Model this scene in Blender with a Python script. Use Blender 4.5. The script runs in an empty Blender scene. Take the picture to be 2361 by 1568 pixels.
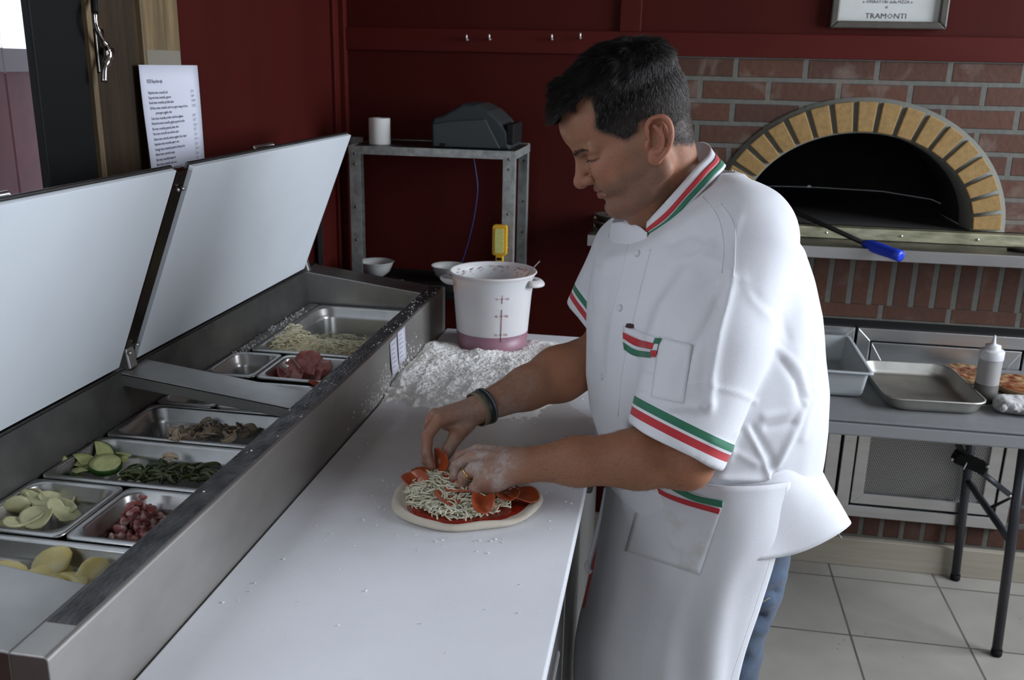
import bpy, bmesh, math, random
import numpy as np
from mathutils import Vector, Matrix
random.seed(7); rng = np.random.default_rng(7)
PI = math.pi
scene = bpy.context.scene
# ------------------------------------------------------------------ camera
W_, H_, F_ = 2361, 1568, 2150.0
CZ = 1.62
def _basis():
    a = np.array([380., 624., -F_]); a /= np.linalg.norm(a)
    s = .022
    X = -(F_*F_+624*(624+s*380))/(380-624*s)
    b = -np.array([X, 624-s*(X-380), -F_]); b /= np.linalg.norm(b)
    return np.array([b, a, np.cross(b, a)])
R_ = _basis(); C_ = np.array([0, 0, CZ])
cam_d = bpy.data.cameras.new('camera'); cam = bpy.data.objects.new('camera', cam_d)
scene.collection.objects.link(cam)
M4 = np.eye(4); M4[:3, :3] = R_; M4[:3, 3] = C_
cam.matrix_world = Matrix(M4.tolist())
cam_d.sensor_width = 36; cam_d.lens = F_/W_*36
cam_d.clip_start = .02
cam_d.dof.use_dof = True; cam_d.dof.focus_distance = 1.62; cam_d.dof.aperture_fstop = 7.1
scene.camera = cam
def _ray(px, py): return R_ @ np.array([px-W_/2, -(py-H_/2), -F_])
def PZ(px, py, z): d = _ray(px, py); return C_+d*(z-C_[2])/d[2]
def PY(px, py, y): d = _ray(px, py); return C_+d*(y-C_[1])/d[1]
def PX(px, py, x): d = _ray(px, py); return C_+d*(x-C_[0])/d[0]
def PJ(p):
    c = (np.asarray(p)-C_) @ R_
    return W_/2+F_*c[..., 0]/-c[..., 2], H_/2-F_*c[..., 1]/-c[..., 2]
# ------------------------------------------------------------------ light and colour
vs = scene.view_settings
vs.view_transform = 'Standard'; vs.look = 'None'; vs.gamma = 1; vs.use_curve_mapping = False
vs.exposure = 0.14
wd = bpy.data.worlds.new('sky'); scene.world = wd; wd.use_nodes = True
bg = wd.node_tree.nodes['Background']; bg.inputs[0].default_value = (.80, .88, 1, 1); bg.inputs[1].default_value = 2.2
def area(name, loc, look, sx, sy, e, col, spread=180):
    l = bpy.data.lights.new(name, 'AREA'); l.shape = 'RECTANGLE'; l.size = sx; l.size_y = sy
    l.energy = e; l.color = col; l.spread = math.radians(spread)
    o = bpy.data.objects.new(name, l); scene.collection.objects.link(o)
    o.location = loc; d = Vector(look)-Vector(loc)
    o.rotation_euler = d.to_track_quat('-Z', 'Y').to_euler(); return o
# daylight through the big window in the right wall, and the left window, plus an added fill lamp behind the camera
area('daylight_right', (2.75, 1.90, 1.85), (0, 1.80, 1.25), 1.9, 1.45, 118, (.82, .89, 1))
area('fill_front', (.55, -1.42, 1.75), (.3, 1.5, 1.1), 1.3, 1.0, 1.5, (.84, .91, 1))
area('daylight_left', (-1.22, .55, 1.72), (.2, .8, 1.1), 1.3, .8, 4.5, (.84, .91, 1))
scene.cycles.max_bounces = 6
scene.cycles.use_denoising = True
# ------------------------------------------------------------------ materials
MATS = {}
def nn(nt, typ, **kw):
    n = nt.nodes.new(typ)
    for k, v in kw.items():
        if k.startswith('i_'): n.inputs[k[2:].replace('_', ' ')].default_value = v
        else: setattr(n, k, v)
    return n
def mat(name, col, rough=.5, metal=0, var=0., vscale=8, bump=0., bscale=60, spec=.5, col2=None, stretch=None,
        trans=0, sheen=0, coat=0, sss=0, sssr=(.01, .004, .002), ior=1.45, rvar=0., emit=None, attr=None, detail=4, cut=None):
    if name in MATS: return MATS[name]
    m = bpy.data.materials.new(name); m.use_nodes = True; nt = m.node_tree; b = nt.nodes['Principled BSDF']
    b.inputs['Base Color'].default_value = (*col, 1); b.inputs['Roughness'].default_value = rough
    b.inputs['Metallic'].default_value = metal; b.inputs['Specular IOR Level'].default_value = spec
    b.inputs['IOR'].default_value = ior
    if trans: b.inputs['Transmission Weight'].default_value = trans
    if sheen: b.inputs['Sheen Weight'].default_value = sheen
    if coat: b.inputs['Coat Weight'].default_value = coat; b.inputs['Coat Roughness'].default_value = .1
    if sss:
        b.inputs['Subsurface Weight'].default_value = sss; b.inputs['Subsurface Radius'].default_value = sssr; b.inputs['Subsurface Scale'].default_value = 1
    if emit: b.inputs['Emission Color'].default_value = (*emit[:3], 1); b.inputs['Emission Strength'].default_value = emit[3]
    tc = nn(nt, 'ShaderNodeTexCoord'); src = tc.outputs['Object']
    if stretch:
        mp = nn(nt, 'ShaderNodeMapping'); mp.inputs['Scale'].default_value = stretch; nt.links.new(src, mp.inputs[0]); src = mp.outputs[0]
    base = None
    if attr:
        a = nn(nt, 'ShaderNodeVertexColor', layer_name=attr); base = a.outputs[0]; nt.links.new(base, b.inputs['Base Color'])
    if var or col2 or rvar:
        n = nn(nt, 'ShaderNodeTexNoise'); n.inputs['Scale'].default_value = vscale; n.inputs['Detail'].default_value = detail
        nt.links.new(src, n.inputs['Vector'])
        r = nn(nt, 'ShaderNodeMapRange'); lo, hi = cut or (.3, .7)
        r.inputs[1].default_value = lo; r.inputs[2].default_value = hi; nt.links.new(n.outputs[0], r.inputs[0])
        if var or col2:
            mx = nn(nt, 'ShaderNodeMix', data_type='RGBA')
            c2 = col2 or tuple(c*(1-var) for c in col)
            if base is None: mx.inputs[6].default_value = (*col, 1)
            else: nt.links.new(base, mx.inputs[6])
            if base is not None and col2 is None:
                mx.blend_type = 'MULTIPLY'; c2 = (1-var,)*3
            mx.inputs[7].default_value = (*c2, 1)
            nt.links.new(r.outputs[0], mx.inputs[0]); nt.links.new(mx.outputs[2], b.inputs['Base Color'])
        if rvar:
            r2 = nn(nt, 'ShaderNodeMapRange'); r2.inputs[3].default_value = rough; r2.inputs[4].default_value = min(1, rough+rvar)
            nt.links.new(n.outputs[0], r2.inputs[0]); nt.links.new(r2.outputs[0], b.inputs['Roughness'])
    if bump:
        n2 = nn(nt, 'ShaderNodeTexNoise'); n2.inputs['Scale'].default_value = bscale; n2.inputs['Detail'].default_value = 3
        nt.links.new(src, n2.inputs['Vector'])
        bp = nn(nt, 'ShaderNodeBump'); bp.inputs['Strength'].default_value = min(1, bump); bp.inputs['Distance'].default_value = .002*max(1, bump)
        nt.links.new(n2.outputs[0], bp.inputs['Height']); nt.links.new(bp.outputs[0], b.inputs['Normal'])
    MATS[name] = m; return m
# ------------------------------------------------------------------ objects
COL = scene.collection
def tag(o, label=None, cat=None, group=None, kind=None):
    if label: o['label'] = label
    if cat: o['category'] = cat
    if group: o['group'] = group
    if kind: o['kind'] = kind
    return o
WLOC = {}
def thing(name, label, cat, loc=(0, 0, 0), group=None):
    o = bpy.data.objects.new(name, None); COL.objects.link(o); o.location = loc; o.empty_display_size = .05
    WLOC[o.name] = Vector(loc); return tag(o, label, cat, group)
WELD = {'flesh', 'pepperoni_slice', 'ham_slice', 'artichoke_piece', 'yellow_slice', 'tomato_slice', 'cheese_bed', 'tomato_sauce'}
class MB:
    def __init__(s): s.v = []; s.f = []; s.sm = []
    def add(s, vs_, fs, smooth=False):
        n = len(s.v); s.v += [tuple(map(float, v)) for v in vs_]; s.f += [tuple(i+n for i in f) for f in fs]; s.sm += [smooth]*len(fs); return s
    def box(s, x0, x1, y0, y1, z0, z1, rot=None, c=None):
        vs_ = [(x, y, z) for x in (x0, x1) for y in (y0, y1) for z in (z0, z1)]
        if rot is not None:
            c = Vector(c if c is not None else ((x0+x1)/2, (y0+y1)/2, (z0+z1)/2)); vs_ = [tuple(c+rot@(Vector(v)-c)) for v in vs_]
        return s.add(vs_, [(0, 1, 3, 2), (4, 6, 7, 5), (0, 4, 5, 1), (2, 3, 7, 6), (0, 2, 6, 4), (1, 5, 7, 3)])
    def lathe(s, prof, c=(0, 0, 0), n=32, cap=True, sx=1, sy=1):
        vs_ = []; fs = []
        for r, z in prof:
            for i in range(n): a = 2*PI*i/n; vs_.append((c[0]+r*sx*math.cos(a), c[1]+r*sy*math.sin(a), c[2]+z))
        for k in range(len(prof)-1):
            for i in range(n): j = (i+1) % n; fs.append((k*n+i, k*n+j, (k+1)*n+j, (k+1)*n+i))
        s.add(vs_, fs, True)
        if cap:
            m = len(s.v)-len(vs_)
            s.f.append(tuple(m+i for i in reversed(range(n)))); s.sm.append(False)
            s.f.append(tuple(m+(len(prof)-1)*n+i for i in range(n))); s.sm.append(False)
        return s
    def tube(s, pts, r, n=10, closed=False, flat=1.0):
        pts = [Vector(p) for p in pts]; m = len(pts); vs_ = []; fs = []
        rr = r if hasattr(r, '__len__') else [r]*m
        up = None
        for i, p in enumerate(pts):
            a = pts[(i-1) % m] if closed or i > 0 else p; b = pts[(i+1) % m] if closed or i < m-1 else p
            t = (b-a).normalized()
            if up is None: up = t.orthogonal().normalized()
            up = (up-t*up.dot(t)).normalized(); w = t.cross(up)
            for k in range(n): an = 2*PI*k/n; vs_.append(p+up*rr[i]*math.cos(an)+w*rr[i]*flat*math.sin(an))
        for i in range(m if closed else m-1):
            j = (i+1) % m
            for k in range(n): l = (k+1) % n; fs.append((i*n+k, i*n+l, j*n+l, j*n+k))
        s.add(vs_, fs, True)
        if not closed:
            o = len(s.v)-len(vs_); s.f.append(tuple(o+k for k in reversed(range(n)))); s.f.append(tuple(o+(m-1)*n+k for k in range(n))); s.sm += [False, False]
        return s
    def prism(s, poly, ax, a0, a1):
        """poly = list of 2-D points in the other two axes, extruded along axis ax"""
        def mk(u, v, a): return {0: (a, u, v), 1: (u, a, v), 2: (u, v, a)}[ax]
        n = len(poly); vs_ = [mk(u, v, a0) for u, v in poly]+[mk(u, v, a1) for u, v in poly]
        fs = [tuple(range(n)), tuple(range(2*n-1, n-1, -1))]+[(i, i+n, (i+1) % n+n, (i+1) % n) for i in range(n)]
        return s.add(vs_, fs)
    def grid(s, P, smooth=True, closed_u=False):
        nu, nv = len(P), len(P[0]); fs = []
        for i in range(nu if closed_u else nu-1):
            for j in range(nv-1):
                k = (i+1) % nu; fs.append((i*nv+j, k*nv+j, k*nv+j+1, i*nv+j+1))
        return s.add([p for row in P for p in row], fs, smooth)
    def build(s, name, m, parent=None, bevel=0, label=None, cat=None, group=None, kind=None, subd=0, solid=0, auto=False, loc=None):
        me = bpy.data.meshes.new(name); me.from_pydata(s.v, [], s.f); me.update()
        bm = bmesh.new(); bm.from_mesh(me); bmesh.ops.recalc_face_normals(bm, faces=bm.faces); bm.to_mesh(me); bm.free()
        me.polygons.foreach_set('use_smooth', [bool(x) for x in s.sm] if len(s.sm) == len(me.polygons) else [False]*len(me.polygons))
        if name in WELD:
            bm = bmesh.new(); bm.from_mesh(me); bmesh.ops.remove_doubles(bm, verts=bm.verts, dist=4e-5); bm.to_mesh(me); bm.free()
        return finish(me, name, m, parent, bevel, label, cat, group, kind, subd, solid, loc)
def finish(me, name, m, parent=None, bevel=0, label=None, cat=None, group=None, kind=None, subd=0, solid=0, loc=None):
    if m is not None: me.materials.append(m)
    o = bpy.data.objects.new(name, me); COL.objects.link(o)
    if bevel:
        md = o.modifiers.new('bevel', 'BEVEL'); md.width = bevel; md.segments = 2; md.limit_method = 'ANGLE'; md.angle_limit = .6
    if solid: md = o.modifiers.new('solid', 'SOLIDIFY'); md.thickness = solid; md.offset = 0
    if subd: md = o.modifiers.new('sub', 'SUBSURF'); md.levels = subd; md.render_levels = subd
    if parent is not None:
        o.parent = parent; w = WLOC[parent.name]; o.matrix_parent_inverse = Matrix.Translation(-w); WLOC[o.name] = w
        # mesh parents keep world-space vertices: their own matrix is identity, so children need no offset
        if parent.type == 'MESH': o.matrix_parent_inverse = Matrix.Identity(4)
    else:
        # move origin to the object's own place so that it reads as a thing standing there
        if loc is not None: o.location = loc
        WLOC[o.name] = Vector((0, 0, 0))
    return tag(o, label, cat, group, kind)
def struct(name, mb, m, **k): return mb.build(name, m, kind='structure', **k)
def copy_tree(o, parent=None):
    c = o.copy(); COL.objects.link(c)
    if parent is not None: c.parent = parent
    for ch in list(o.children): copy_tree(ch, c)
    return c
def catmull(pts, n=8, closed=False):
    pts = [np.array(p, float) for p in pts]; m = len(pts); out = []
    rngi = range(m) if closed else range(m-1)
    for i in rngi:
        p0 = pts[(i-1) % m] if closed or i > 0 else 2*pts[0]-pts[1]
        p1 = pts[i]; p2 = pts[(i+1) % m]; p3 = pts[(i+2) % m] if closed or i+2 < m else 2*pts[-1]-pts[-2]
        for k in range(n):
            t = k/n; out.append(.5*((2*p1)+(-p0+p2)*t+(2*p0-5*p1+4*p2-p3)*t*t+(-p0+3*p1-3*p2+p3)*t**3))
    if not closed: out.append(pts[-1])
    return out
def text(name, body, size, m, loc, rot, parent=None, align='LEFT', sx=1, ext=.0002):
    cu = bpy.data.curves.new(name, 'FONT'); cu.body = body; cu.size = size; cu.align_x = align; cu.extrude = ext; cu.resolution_u = 3
    o = bpy.data.objects.new(name, cu); COL.objects.link(o)
    bpy.context.view_layer.update()
    me = bpy.data.meshes.new_from_object(o); bpy.data.objects.remove(o); bpy.data.curves.remove(cu)
    M = Matrix.Translation(loc) @ rot.to_4x4() @ Matrix.Diagonal((sx, 1, 1, 1)); me.transform(M)
    me.materials.clear()
    return finish(me, name, m, parent)
def join_text(name, items, m, parent):
    """items: (string, size, loc, rot, align, sx) gathered into one printed part"""
    bm = bmesh.new()
    for body, size, loc, rot, align, sx in items:
        cu = bpy.data.curves.new('t', 'FONT'); cu.body = body; cu.size = size; cu.align_x = align; cu.extrude = .0001; cu.resolution_u = 1
        o = bpy.data.objects.new('t', cu); COL.objects.link(o); bpy.context.view_layer.update()
        me = bpy.data.meshes.new_from_object(o); bpy.data.objects.remove(o); bpy.data.curves.remove(cu)
        me.transform(Matrix.Translation(loc) @ rot.to_4x4() @ Matrix.Diagonal((sx, 1, 1, 1)))
        bm.from_mesh(me); bpy.data.meshes.remove(me)
    me = bpy.data.meshes.new(name); bm.to_mesh(me); bm.free(); me.materials.clear()
    return finish(me, name, m, parent)
# ------------------------------------------------------------------ signed-distance modelling (smooth blended surfaces)
class Field:
    def __init__(s, lo, hi, h):
        s.lo = np.array(lo, np.float32); s.h = h; s.n = (np.ceil((np.array(hi)-np.array(lo))/h).astype(int)+1)
        s.V = np.full(s.n, .5, np.float32)
        s.ax = [s.lo[i]+h*np.arange(s.n[i], dtype=np.float32) for i in range(3)]
    def sl(s, lo, hi):
        a = np.clip(np.floor((np.array(lo)-s.lo)/s.h).astype(int), 0, s.n); b = np.clip(np.ceil((np.array(hi)-s.lo)/s.h).astype(int)+1, 0, s.n)
        return tuple(slice(int(p), int(q)) for p, q in zip(a, b))
    def xyz(s, sl): return np.meshgrid(s.ax[0][sl[0]], s.ax[1][sl[1]], s.ax[2][sl[2]], indexing='ij')
    def op(s, fn, lo, hi, k, mode='u'):
        pad = k*1.5+.012; sl = s.sl(np.array(lo)-pad, np.array(hi)+pad)
        if any(q.stop <= q.start for q in sl): return
        X, Y, Z = s.xyz(sl); d = fn(X, Y, Z).astype(np.float32); v = s.V[sl]
        if mode == 'u':
            h = np.clip(.5+.5*(v-d)/k, 0, 1); s.V[sl] = v*(1-h)+d*h-k*h*(1-h)
        elif mode == 's':
            d = -d; h = np.clip(.5-.5*(v-d)/k, 0, 1); s.V[sl] = v*(1-h)+d*h+k*h*(1-h)
        elif mode == 'i':
            h = np.clip(.5-.5*(v-d)/k, 0, 1); s.V[sl] = v*(1-h)+d*h+k*h*(1-h)
        elif mode == 'disp': s.V[sl] = v+d
    def cone(s, a, b, ra, rb, k=.01, mode='u', flat=None):
        a = np.array(a, float); b = np.array(b, float); ab = b-a; L = ab@ab+1e-9; r = max(ra, rb)
        def fn(X, Y, Z):
            px, py, pz = X-a[0], Y-a[1], Z-a[2]
            t = np.clip((px*ab[0]+py*ab[1]+pz*ab[2])/L, 0, 1)
            qx, qy, qz = px-t*ab[0], py-t*ab[1], pz-t*ab[2]
            if flat is not None:   # (direction, factor): squash across a direction
                dv, fc = flat; q = qx*dv[0]+qy*dv[1]+qz*dv[2]; q2 = q*(1/fc-1); qx, qy, qz = qx+dv[0]*q2, qy+dv[1]*q2, qz+dv[2]*q2
            return np.sqrt(qx*qx+qy*qy+qz*qz)-(ra+(rb-ra)*t)
        s.op(fn, np.minimum(a, b)-r, np.maximum(a, b)+r, k, mode)
    def chain(s, pts, rs, k=.01, kk=None, **kw):
        for i in range(len(pts)-1): s.cone(pts[i], pts[i+1], rs[i], rs[i+1], k if i or kk is None else kk, **kw)
    def ell(s, c, r, k=.01, rot=None, mode='u'):
        c = np.array(c, float); r = np.array(r, float); R = np.eye(3) if rot is None else np.array(rot)
        def fn(X, Y, Z):
            p = [X-c[0], Y-c[1], Z-c[2]]
            q = [(R[0][i]*p[0]+R[1][i]*p[1]+R[2][i]*p[2]) for i in range(3)]
            k0 = np.sqrt(sum((q[i]/r[i])**2 for i in range(3))); k1 = np.sqrt(sum((q[i]/r[i]**2)**2 for i in range(3)))
            return k0*(k0-1)/np.maximum(k1, 1e-6)
        m = r.max(); s.op(fn, c-m, c+m, k, mode)
    def mesh(s, smooth=1):
        V = s.V; n = s.n; S = V < 0
        c = [S[i:n[0]-1+i, j:n[1]-1+j, k:n[2]-1+k] for i in (0, 1) for j in (0, 1) for k in (0, 1)]
        tot = sum(x.astype(np.int8) for x in c); mask = (tot > 0) & (tot < 8)
        idx = np.full(mask.shape, -1, np.int64); cells = np.argwhere(mask); idx[mask] = np.arange(len(cells))
        corners = [(i, j, k) for i in (0, 1) for j in (0, 1) for k in (0, 1)]
        cv = np.stack([V[cells[:, 0]+i, cells[:, 1]+j, cells[:, 2]+k] for i, j, k in corners], 1)
        acc = np.zeros((len(cells), 3)); cnt = np.zeros(len(cells))
        for a in range(8):
            for b in range(a+1, 8):
                if sum(abs(corners[a][q]-corners[b][q]) for q in range(3)) != 1: continue
                va, vb = cv[:, a], cv[:, b]; m = (va < 0) != (vb < 0)
                t = np.where(m, va/np.where(m, va-vb, 1), 0)
                p = np.array(corners[a])[None]+t[:, None]*(np.array(corners[b])-np.array(corners[a]))[None]
                acc += p*m[:, None]; cnt += m
        P = (cells+acc/np.maximum(cnt, 1)[:, None])*s.h+s.lo
        Q = []
        for ax in range(3):
            o = [q for q in range(3) if q != ax]
            sa = [slice(None)]*3; sb = [slice(None)]*3; sa[ax] = slice(0, n[ax]-1); sb[ax] = slice(1, n[ax])
            for q in o: sa[q] = slice(1, n[q]-1); sb[q] = slice(1, n[q]-1)
            A = S[tuple(sa)]; B = S[tuple(sb)]; e = np.argwhere(A != B); fl = A[A != B]
            e = e.copy(); 
            for q in o: e[:, q] += 1
            def cell(d0, d1):
                w = e.copy(); w[:, o[0]] -= d0; w[:, o[1]] -= d1; return idx[w[:, 0], w[:, 1], w[:, 2]]
            q = np.stack([cell(1, 1), cell(0, 1), cell(0, 0), cell(1, 0)], 1)
            flip = fl if ax != 1 else ~fl
            q[~flip] = q[~flip][:, ::-1]; Q.append(q)
        Q = np.concatenate(Q)
        for _ in range(smooth):
            A = np.zeros_like(P); N = np.zeros(len(P))
            for i in range(4):
                for j in (1, 3):
                    np.add.at(A, Q[:, i], P[Q[:, (i+j) % 4]]); np.add.at(N, Q[:, i], 1)
            P = P*.5+A/np.maximum(N, 1)[:, None]*.5
        return P, Q
def np_mesh(name, P, Q):
    me = bpy.data.meshes.new(name); me.vertices.add(len(P)); me.vertices.foreach_set('co', np.asarray(P, np.float32).ravel())
    k = Q.shape[1]; me.loops.add(len(Q)*k); me.loops.foreach_set('vertex_index', Q.astype(np.int32).ravel())
    me.polygons.add(len(Q)); me.polygons.foreach_set('loop_start', np.arange(0, len(Q)*k, k, dtype=np.int32))
    me.polygons.foreach_set('loop_total', np.full(len(Q), k, np.int32)); me.polygons.foreach_set('use_smooth', np.ones(len(Q), bool))
    me.update(calc_edges=True); me.validate(); return me
def vcol(me, name, C):
    a = me.color_attributes.new(name, 'FLOAT_COLOR', 'POINT'); c = np.ones((len(me.vertices), 4), np.float32); c[:, :3] = C; a.data.foreach_set('color', c.ravel())
def sm(x, a, b): t = np.clip((x-a)/(b-a), 0, 1); return t*t*(3-2*t)
def vnoise(P, s, seed=0):
    P = np.asarray(P)*s+seed*17.3; i = np.floor(P).astype(int); f = P-i; f = f*f*(3-2*f); out = 0
    for a in (0, 1):
        for b in (0, 1):
            for c in (0, 1):
                h = (i[..., 0]+a)*374761393+(i[..., 1]+b)*668265263+(i[..., 2]+c)*2147483647
                h = (h ^ (h >> 13))*1274126177; h = ((h ^ (h >> 16)) & 0xffff)/65535.
                out = out+h*(f[..., 0] if a else 1-f[..., 0])*(f[..., 1] if b else 1-f[..., 1])*(f[..., 2] if c else 1-f[..., 2])
    return out
# ================================================================== materials used widely
def brick_mat(name, bw, bh, mort, c1, c2, off=(0, 0), swap=False, offset=.5, haze=.5):
    m = bpy.data.materials.new(name); m.use_nodes = True; nt = m.node_tree; b = nt.nodes['Principled BSDF']; b.inputs['Roughness'].default_value = .85
    tc = nn(nt, 'ShaderNodeTexCoord'); sp = nn(nt, 'ShaderNodeSeparateXYZ'); nt.links.new(tc.outputs['Object'], sp.inputs[0])
    cb = nn(nt, 'ShaderNodeCombineXYZ')
    nt.links.new(sp.outputs[0], cb.inputs[1 if swap else 0]); nt.links.new(sp.outputs[2], cb.inputs[0 if swap else 1])
    ad = nn(nt, 'ShaderNodeVectorMath', operation='ADD'); ad.inputs[1].default_value = (off[0], off[1], 0); nt.links.new(cb.outputs[0], ad.inputs[0])
    nz = nn(nt, 'ShaderNodeTexNoise'); nz.inputs['Scale'].default_value = 6; nt.links.new(tc.outputs['Object'], nz.inputs['Vector'])
    sc = nn(nt, 'ShaderNodeVectorMath', operation='SCALE'); sc.inputs['Scale'].default_value = .004; nt.links.new(nz.outputs['Color'], sc.inputs[0])
    a2 = nn(nt, 'ShaderNodeVectorMath', operation='ADD'); nt.links.new(ad.outputs[0], a2.inputs[0]); nt.links.new(sc.outputs[0], a2.inputs[1])
    br = nn(nt, 'ShaderNodeTexBrick', offset=offset); nt.links.new(a2.outputs[0], br.inputs['Vector'])
    br.inputs['Color1'].default_value = (*c1, 1); br.inputs['Color2'].default_value = (*c2, 1); br.inputs['Mortar'].default_value = (.12, .12, .10, 1)
    br.inputs['Scale'].default_value = 1; br.inputs['Brick Width'].default_value = bw; br.inputs['Row Height'].default_value = bh
    br.inputs['Mortar Size'].default_value = mort; br.inputs['Mortar Smooth'].default_value = .25; br.inputs['Bias'].default_value = 0
    n = nn(nt, 'ShaderNodeTexNoise'); n.inputs['Scale'].default_value = 9; n.inputs['Detail'].default_value = 7; n.inputs['Distortion'].default_value = .6
    nt.links.new(tc.outputs['Object'], n.inputs['Vector'])
    r = nn(nt, 'ShaderNodeMapRange'); r.inputs[1].default_value = .54; r.inputs[2].default_value = .66; r.inputs[4].default_value = haze; nt.links.new(n.outputs[0], r.inputs[0])
    mx = nn(nt, 'ShaderNodeMix', data_type='RGBA'); mx.inputs[7].default_value = (.17, .125, .098, 1)
    nt.links.new(r.outputs[0], mx.inputs[0]); nt.links.new(br.outputs['Color'], mx.inputs[6])
    n3 = nn(nt, 'ShaderNodeTexNoise'); n3.inputs['Scale'].default_value = 60; nt.links.new(tc.outputs['Object'], n3.inputs['Vector'])
    m3 = nn(nt, 'ShaderNodeMix', data_type='RGBA', blend_type='MULTIPLY'); m3.inputs[0].default_value = .35
    nt.links.new(mx.outputs[2], m3.inputs[6]); nt.links.new(n3.outputs[0], m3.inputs[7]); nt.links.new(m3.outputs[2], b.inputs['Base Color'])
    iv = nn(nt, 'ShaderNodeMath', operation='MULTIPLY_ADD'); iv.inputs[1].default_value = -1; iv.inputs[2].default_value = 1; nt.links.new(br.outputs['Fac'], iv.inputs[0])
    ad3 = nn(nt, 'ShaderNodeMath', operation='MULTIPLY_ADD'); ad3.inputs[1].default_value = .25; nt.links.new(n3.outputs[0], ad3.inputs[0]); nt.links.new(iv.outputs[0], ad3.inputs[2])
    bp = nn(nt, 'ShaderNodeBump'); bp.inputs['Distance'].default_value = .006; nt.links.new(ad3.outputs[0], bp.inputs['Height']); nt.links.new(bp.outputs[0], b.inputs['Normal'])
    return m
def tile_mat():
    m = bpy.data.materials.new('floor_tile'); m.use_nodes = True; nt = m.node_tree; b = nt.nodes['Principled BSDF']
    tc = nn(nt, 'ShaderNodeTexCoord'); ad = nn(nt, 'ShaderNodeVectorMath', operation='ADD'); ad.inputs[1].default_value = (-.628+.338*20, -2.923+.343*20, 0); nt.links.new(tc.outputs['Object'], ad.inputs[0])
    br = nn(nt, 'ShaderNodeTexBrick', offset=0); nt.links.new(ad.outputs[0], br.inputs['Vector'])
    br.inputs['Color1'].default_value = (.34, .32, .28, 1); br.inputs['Color2'].default_value = (.30, .28, .245, 1); br.inputs['Mortar'].default_value = (.085, .08, .07, 1)
    br.inputs['Scale'].default_value = 1; br.inputs['Brick Width'].default_value = .338; br.inputs['Row Height'].default_value = .343
    br.inputs['Mortar Size'].default_value = .0035; br.inputs['Mortar Smooth'].default_value = .3
    n = nn(nt, 'ShaderNodeTexNoise'); n.inputs['Scale'].default_value = 9; n.inputs['Detail'].default_value = 6; nt.links.new(tc.outputs['Object'], n.inputs['Vector'])
    r = nn(nt, 'ShaderNodeMapRange'); r.inputs[1].default_value = .35; r.inputs[2].default_value = .7; r.inputs[4].default_value = .4; nt.links.new(n.outputs[0], r.inputs[0])
    mx = nn(nt, 'ShaderNodeMix', data_type='RGBA'); mx.inputs[7].default_value = (.22, .20, .17, 1); nt.links.new(r.outputs[0], mx.inputs[0]); nt.links.new(br.outputs[0], mx.inputs[6])
    v = nn(nt, 'ShaderNodeTexVoronoi'); v.inputs['Scale'].default_value = 26; nt.links.new(tc.outputs['Object'], v.inputs['Vector'])
    r2 = nn(nt, 'ShaderNodeMapRange'); r2.inputs[1].default_value = .07; r2.inputs[2].default_value = .05; r2.inputs[4].default_value = .8; nt.links.new(v.outputs['Distance'], r2.inputs[0])
    n4 = nn(nt, 'ShaderNodeTexNoise'); n4.inputs['Scale'].default_value = 5; nt.links.new(tc.outputs['Object'], n4.inputs['Vector'])
    r4 = nn(nt, 'ShaderNodeMapRange'); r4.inputs[1].default_value = .55; r4.inputs[2].default_value = .6; nt.links.new(n4.outputs[0], r4.inputs[0])
    mm = nn(nt, 'ShaderNodeMath', operation='MULTIPLY'); nt.links.new(r2.outputs[0], mm.inputs[0]); nt.links.new(r4.outputs[0], mm.inputs[1])
    m2 = nn(nt, 'ShaderNodeMix', data_type='RGBA'); m2.inputs[7].default_value = (.03, .027, .025, 1); nt.links.new(mm.outputs[0], m2.inputs[0]); nt.links.new(mx.outputs[2], m2.inputs[6])
    nt.links.new(m2.outputs[2], b.inputs['Base Color']); b.inputs['Roughness'].default_value = .42
    iv = nn(nt, 'ShaderNodeMath', operation='MULTIPLY_ADD'); iv.inputs[1].default_value = -1; iv.inputs[2].default_value = 1; nt.links.new(br.outputs['Fac'], iv.inputs[0])
    bp = nn(nt, 'ShaderNodeBump'); bp.inputs['Distance'].default_value = .002; nt.links.new(iv.outputs[0], bp.inputs['Height']); nt.links.new(bp.outputs[0], b.inputs['Normal'])
    return m
RED = mat('red_paint', (.056, .0058, .0036), .65, var=.25, vscale=3, bump=.3, bscale=40, stretch=(1, 1, .4), spec=.14)
REDT = mat('red_trim', (.070, .0072, .0045), .6, var=.2, vscale=6, bump=.3, bscale=30, stretch=(.3, 1, 1), spec=.16)
STEEL = mat('brushed_steel', (.42, .41, .39), .34, 1, var=.35, vscale=7, bump=.25, bscale=25, stretch=(1, .15, 1), rvar=.25)
STEELX = mat('steel_across', (.50, .49, .47), .30, 1, var=.25, vscale=9, bump=.15, bscale=40, rvar=.2)
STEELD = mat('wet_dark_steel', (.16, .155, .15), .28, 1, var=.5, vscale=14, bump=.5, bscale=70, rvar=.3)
PAN = mat('pan_steel', (.60, .59, .57), .24, 1, var=.2, vscale=20, rvar=.15)
GALV = mat('galvanised_steel', (.46, .47, .44), .45, .85, var=.4, vscale=45, rvar=.2)
ALU = mat('brushed_aluminium', (.68, .68, .67), .32, 1, var=.12, vscale=6, stretch=(1, 1, 6))
BLACK = mat('black_paint', (.010, .010, .010), .6, spec=.15)
DARK = mat('dark_void', (.006, .006, .006), .9)
WHITEP = mat('white_liner', (.67, .71, .735), .42, var=.06, vscale=5)
BOARD = mat('white_cutting_board', (.80, .81, .84), .30, var=.1, vscale=4, rvar=.2, bump=.12, bscale=120, coat=.15)
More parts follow.
